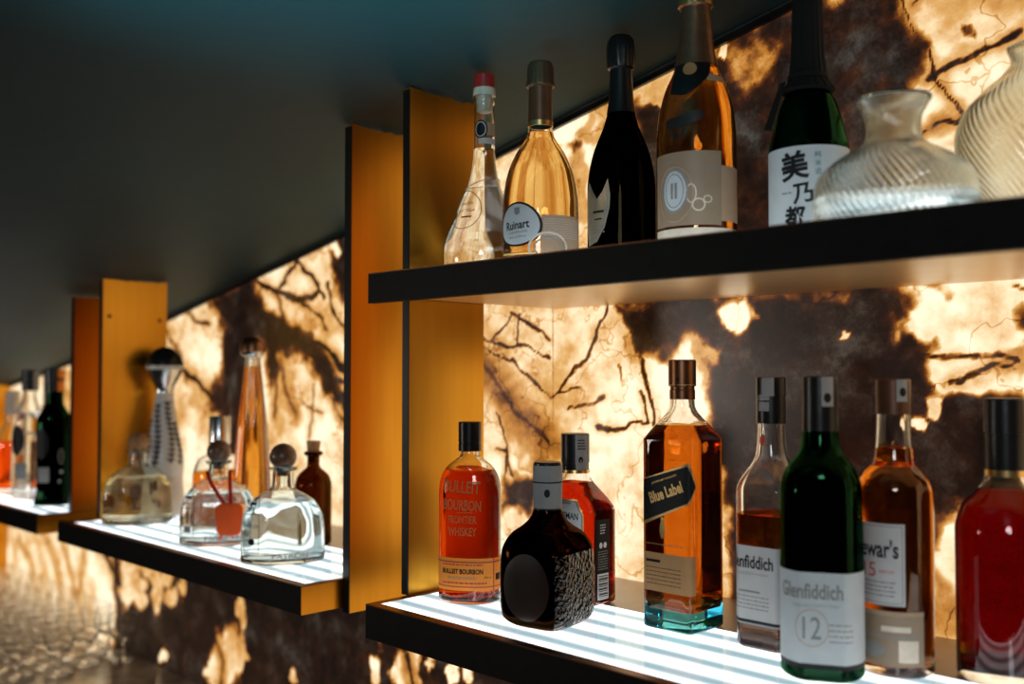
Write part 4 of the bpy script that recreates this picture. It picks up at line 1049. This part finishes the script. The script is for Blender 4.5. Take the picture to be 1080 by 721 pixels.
xy = (-2.377, .828); rz = cam_rz(*xy); b = start('vodka_bottle', xy, LZ, rz, 'clear bottle with black cap and round black label, beside the dark green one', 'bottle')
F = Form([(0, 3.4), (.6, 3.6), (17.24, 3.67), (19.39, 3.02), (21.54, 1.9), (24.0, 1.5), (26, 1.5)])
vessel(b, F, 'clear', .28, 1.2); fill(b, F, 'spirit', 19.5, .28, 1.2)
capsule(b, [(24.3, 1.55), (24.3, 1.8), (26.9, 1.8), (26.92, 1.7), (27.1, 1.7), (27.12, 1.83), (29.0, 1.83), (29.1, 1.7), (29.12, .01)], 'satinblack', stamp=[rect(.6, 1.6, 24.5, 28.8, 'grey', 0)])
decal('label', F, [ell(-2.9, 13.3, 1.9, 3.4, 'ink', 0), rect(-3.4, -.4, 4.6, 8.2, 'grey', 0), rect(-.4, 4.6, 14.6, 15.2, 'white', 0)], b)

xy = (-2.318, .925); rz = cam_rz(*xy); b = start('liqueur_bottle', xy, LZ, rz, 'slim orange bottle with a pale neck, partly hidden behind the dark green bottle', 'bottle')
F = Form([(0, 3.3), (.5, 3.5), (17, 3.5), (19.5, 2.8), (21.5, 1.7), (24.0, 1.4), (26, 1.4)])
vessel(b, F, 'clear', .28, 1.2); fill(b, F, 'orangeliquid', 19, .28, 1.2)
capsule(b, [(23.6, 1.45), (23.6, 1.6), (29.0, 1.55), (29.1, 1.4), (29.12, .01)], 'cream')
xy = (-2.535, .930); rz = cam_rz(*xy); b = start('vodka_bottle', xy, LZ, rz, 'frosted bottle with a long pale cap and red label, behind the clear black-capped bottle', 'bottle')
F = Form([(0, 3.4), (.6, 3.6), (14, 3.6), (17, 3.2), (20, 2.0), (21.5, 1.5), (23, 1.4)])
vessel(b, F, 'frost', .28, 1.2)
capsule(b, [(20.8, 1.5), (20.8, 1.62), (28.2, 1.58), (28.3, 1.5), (28.32, .01)], 'cream')
decal('label', F, [rect(-3.2, 3.2, 11.0, 15.2, 'redink', 0), rect(-3.2, 3.2, 5.5, 9.0, 'orange', 0), rect(-2.0, 2.0, 9.4, 10.6, 'white', 0)], b)
xy = (-2.510, .835); rz = cam_rz(*xy); b = start('liqueur_bottle', xy, LZ, rz, 'round-shouldered bottle of orange liqueur cut off by the left edge of the photo', 'bottle')
F = Form([(0, 3.3), (.6, 3.6), (11, 3.6), (13.5, 3.2), (15.5, 2.1), (16.8, 1.5), (20, 1.4)])
vessel(b, F, 'clear', .28, 1.3); fill(b, F, 'orangeliquid', 12.2, .28, 1.3)
capsule(b, [(18.5, 1.45), (18.5, 1.6), (24.0, 1.55), (24.1, 1.4), (24.12, .01)], 'cream')

# ------------------------------------------------------------------ stem glasses on the counter
gl = empty('stem_glass', (-2.36, 1.03, COUNTER_Z + .0006), 0, 'small clear stem glass standing upright among the rows on the counter', 'glass', 'stem glasses in rows on the back-bar counter')
def shell(name, outer, inner, parent):
    pr = outer + inner[::-1]
    lathe(name, pr, parent, [M['thin']], 32, angle=50)
lathe('foot', [(0, 2.85), (.1, 3.1), (.26, 3.08), (.36, 2.0), (.55, .8), (.85, .40)], gl, [M['thin']], 32, angle=50)
lathe('stem', [(.8, .36), (1.6, .28), (2.3, .5), (2.9, .3), (4.2, .34), (4.8, .5)], gl, [M['thin']], 24, angle=50)
shell('bowl', [(4.8, .5), (5.0, 1.1), (5.5, 2.1), (6.4, 2.95), (7.8, 3.35), (9.4, 3.45), (10.5, 3.42), (10.75, 3.48), (10.9, 3.42)], [(5.3, .4), (5.6, 1.6), (6.5, 2.75), (7.8, 3.17), (9.4, 3.27), (10.5, 3.24), (10.8, 3.22)], gl)
first = True
for j in range(7):
    for i in range(15):
        x = -2.345 - i * .076 - (.038 if j % 2 else 0); y = 1.035 - j * .073
        if x < -3.22: continue
        if (y + x) / (y - x) < -.548: continue
        if first:
            gl.location = (x, y, COUNTER_Z + .0006); first = False; continue
        c = gl.copy(); COL.objects.link(c); c.location = (x, y, COUNTER_Z + .0006)
        for ch in list(gl.children):
            d = ch.copy(); COL.objects.link(d); d.parent = c

# ------------------------------------------------------------------ added unseen fill lights and dim room ambient
def area(name, loc, target, size, power, col, spread=180):
    l = bpy.data.lights.new(name, 'AREA'); l.shape = 'DISK'; l.size = size; l.energy = power; l.color = col; l.spread = R(spread)
    o = bpy.data.objects.new(name, l); COL.objects.link(o); o.location = loc
    o.rotation_euler = (Vector(target) - Vector(loc)).to_track_quat('-Z', 'Y').to_euler()
    return o
area('front_fill', (.55, -1.0, 2.0), (-.7, .9, 1.45), .5, 8.5, (.88, .95, 1.0))  # added fill behind the camera, brightens labels that face it
def spot(name, loc, target, power, col, ang):
    l = bpy.data.lights.new(name, 'SPOT'); l.energy = power; l.color = col; l.spot_size = R(ang); l.spot_blend = 1.0; l.shadow_soft_size = .06
    o = bpy.data.objects.new(name, l); COL.objects.link(o); o.location = loc
    o.rotation_euler = (Vector(target) - Vector(loc)).to_track_quat('-Z', 'Y').to_euler()
    return o
spot('teal_ceiling_fill', (-.2, -.25, 1.1), (-.66, .40, 2.02), 190, (.06, .82, 1.0), 36)  # added spot out of view, puts the teal patch on the ceiling
area('left_bay_fill', (-2.5, -1.15, 1.52), (-1.7, .9, 1.25), .5, 7.0, (1.0, .92, .82))  # added fill out of view, brightens the left bay and stem glasses

w = bpy.data.worlds.new('room'); SC.world = w; w.use_nodes = True
bg = w.node_tree.nodes['Background']; bg.inputs['Color'].default_value = (.05, .06, .065, 1); bg.inputs['Strength'].default_value = .12

SC.view_settings.view_transform = 'Standard'; SC.view_settings.look = 'None'
SC.view_settings.exposure = 0.0; SC.view_settings.gamma = 1.0; SC.view_settings.use_curve_mapping = False
cy = SC.cycles
cy.max_bounces = 28; cy.transmission_bounces = 26; cy.glossy_bounces = 8; cy.diffuse_bounces = 4; cy.transparent_max_bounces = 16
cy.sample_clamp_indirect = 6.0; cy.sample_clamp_direct = 0
cy.blur_glossy = .3; cy.use_denoising = True
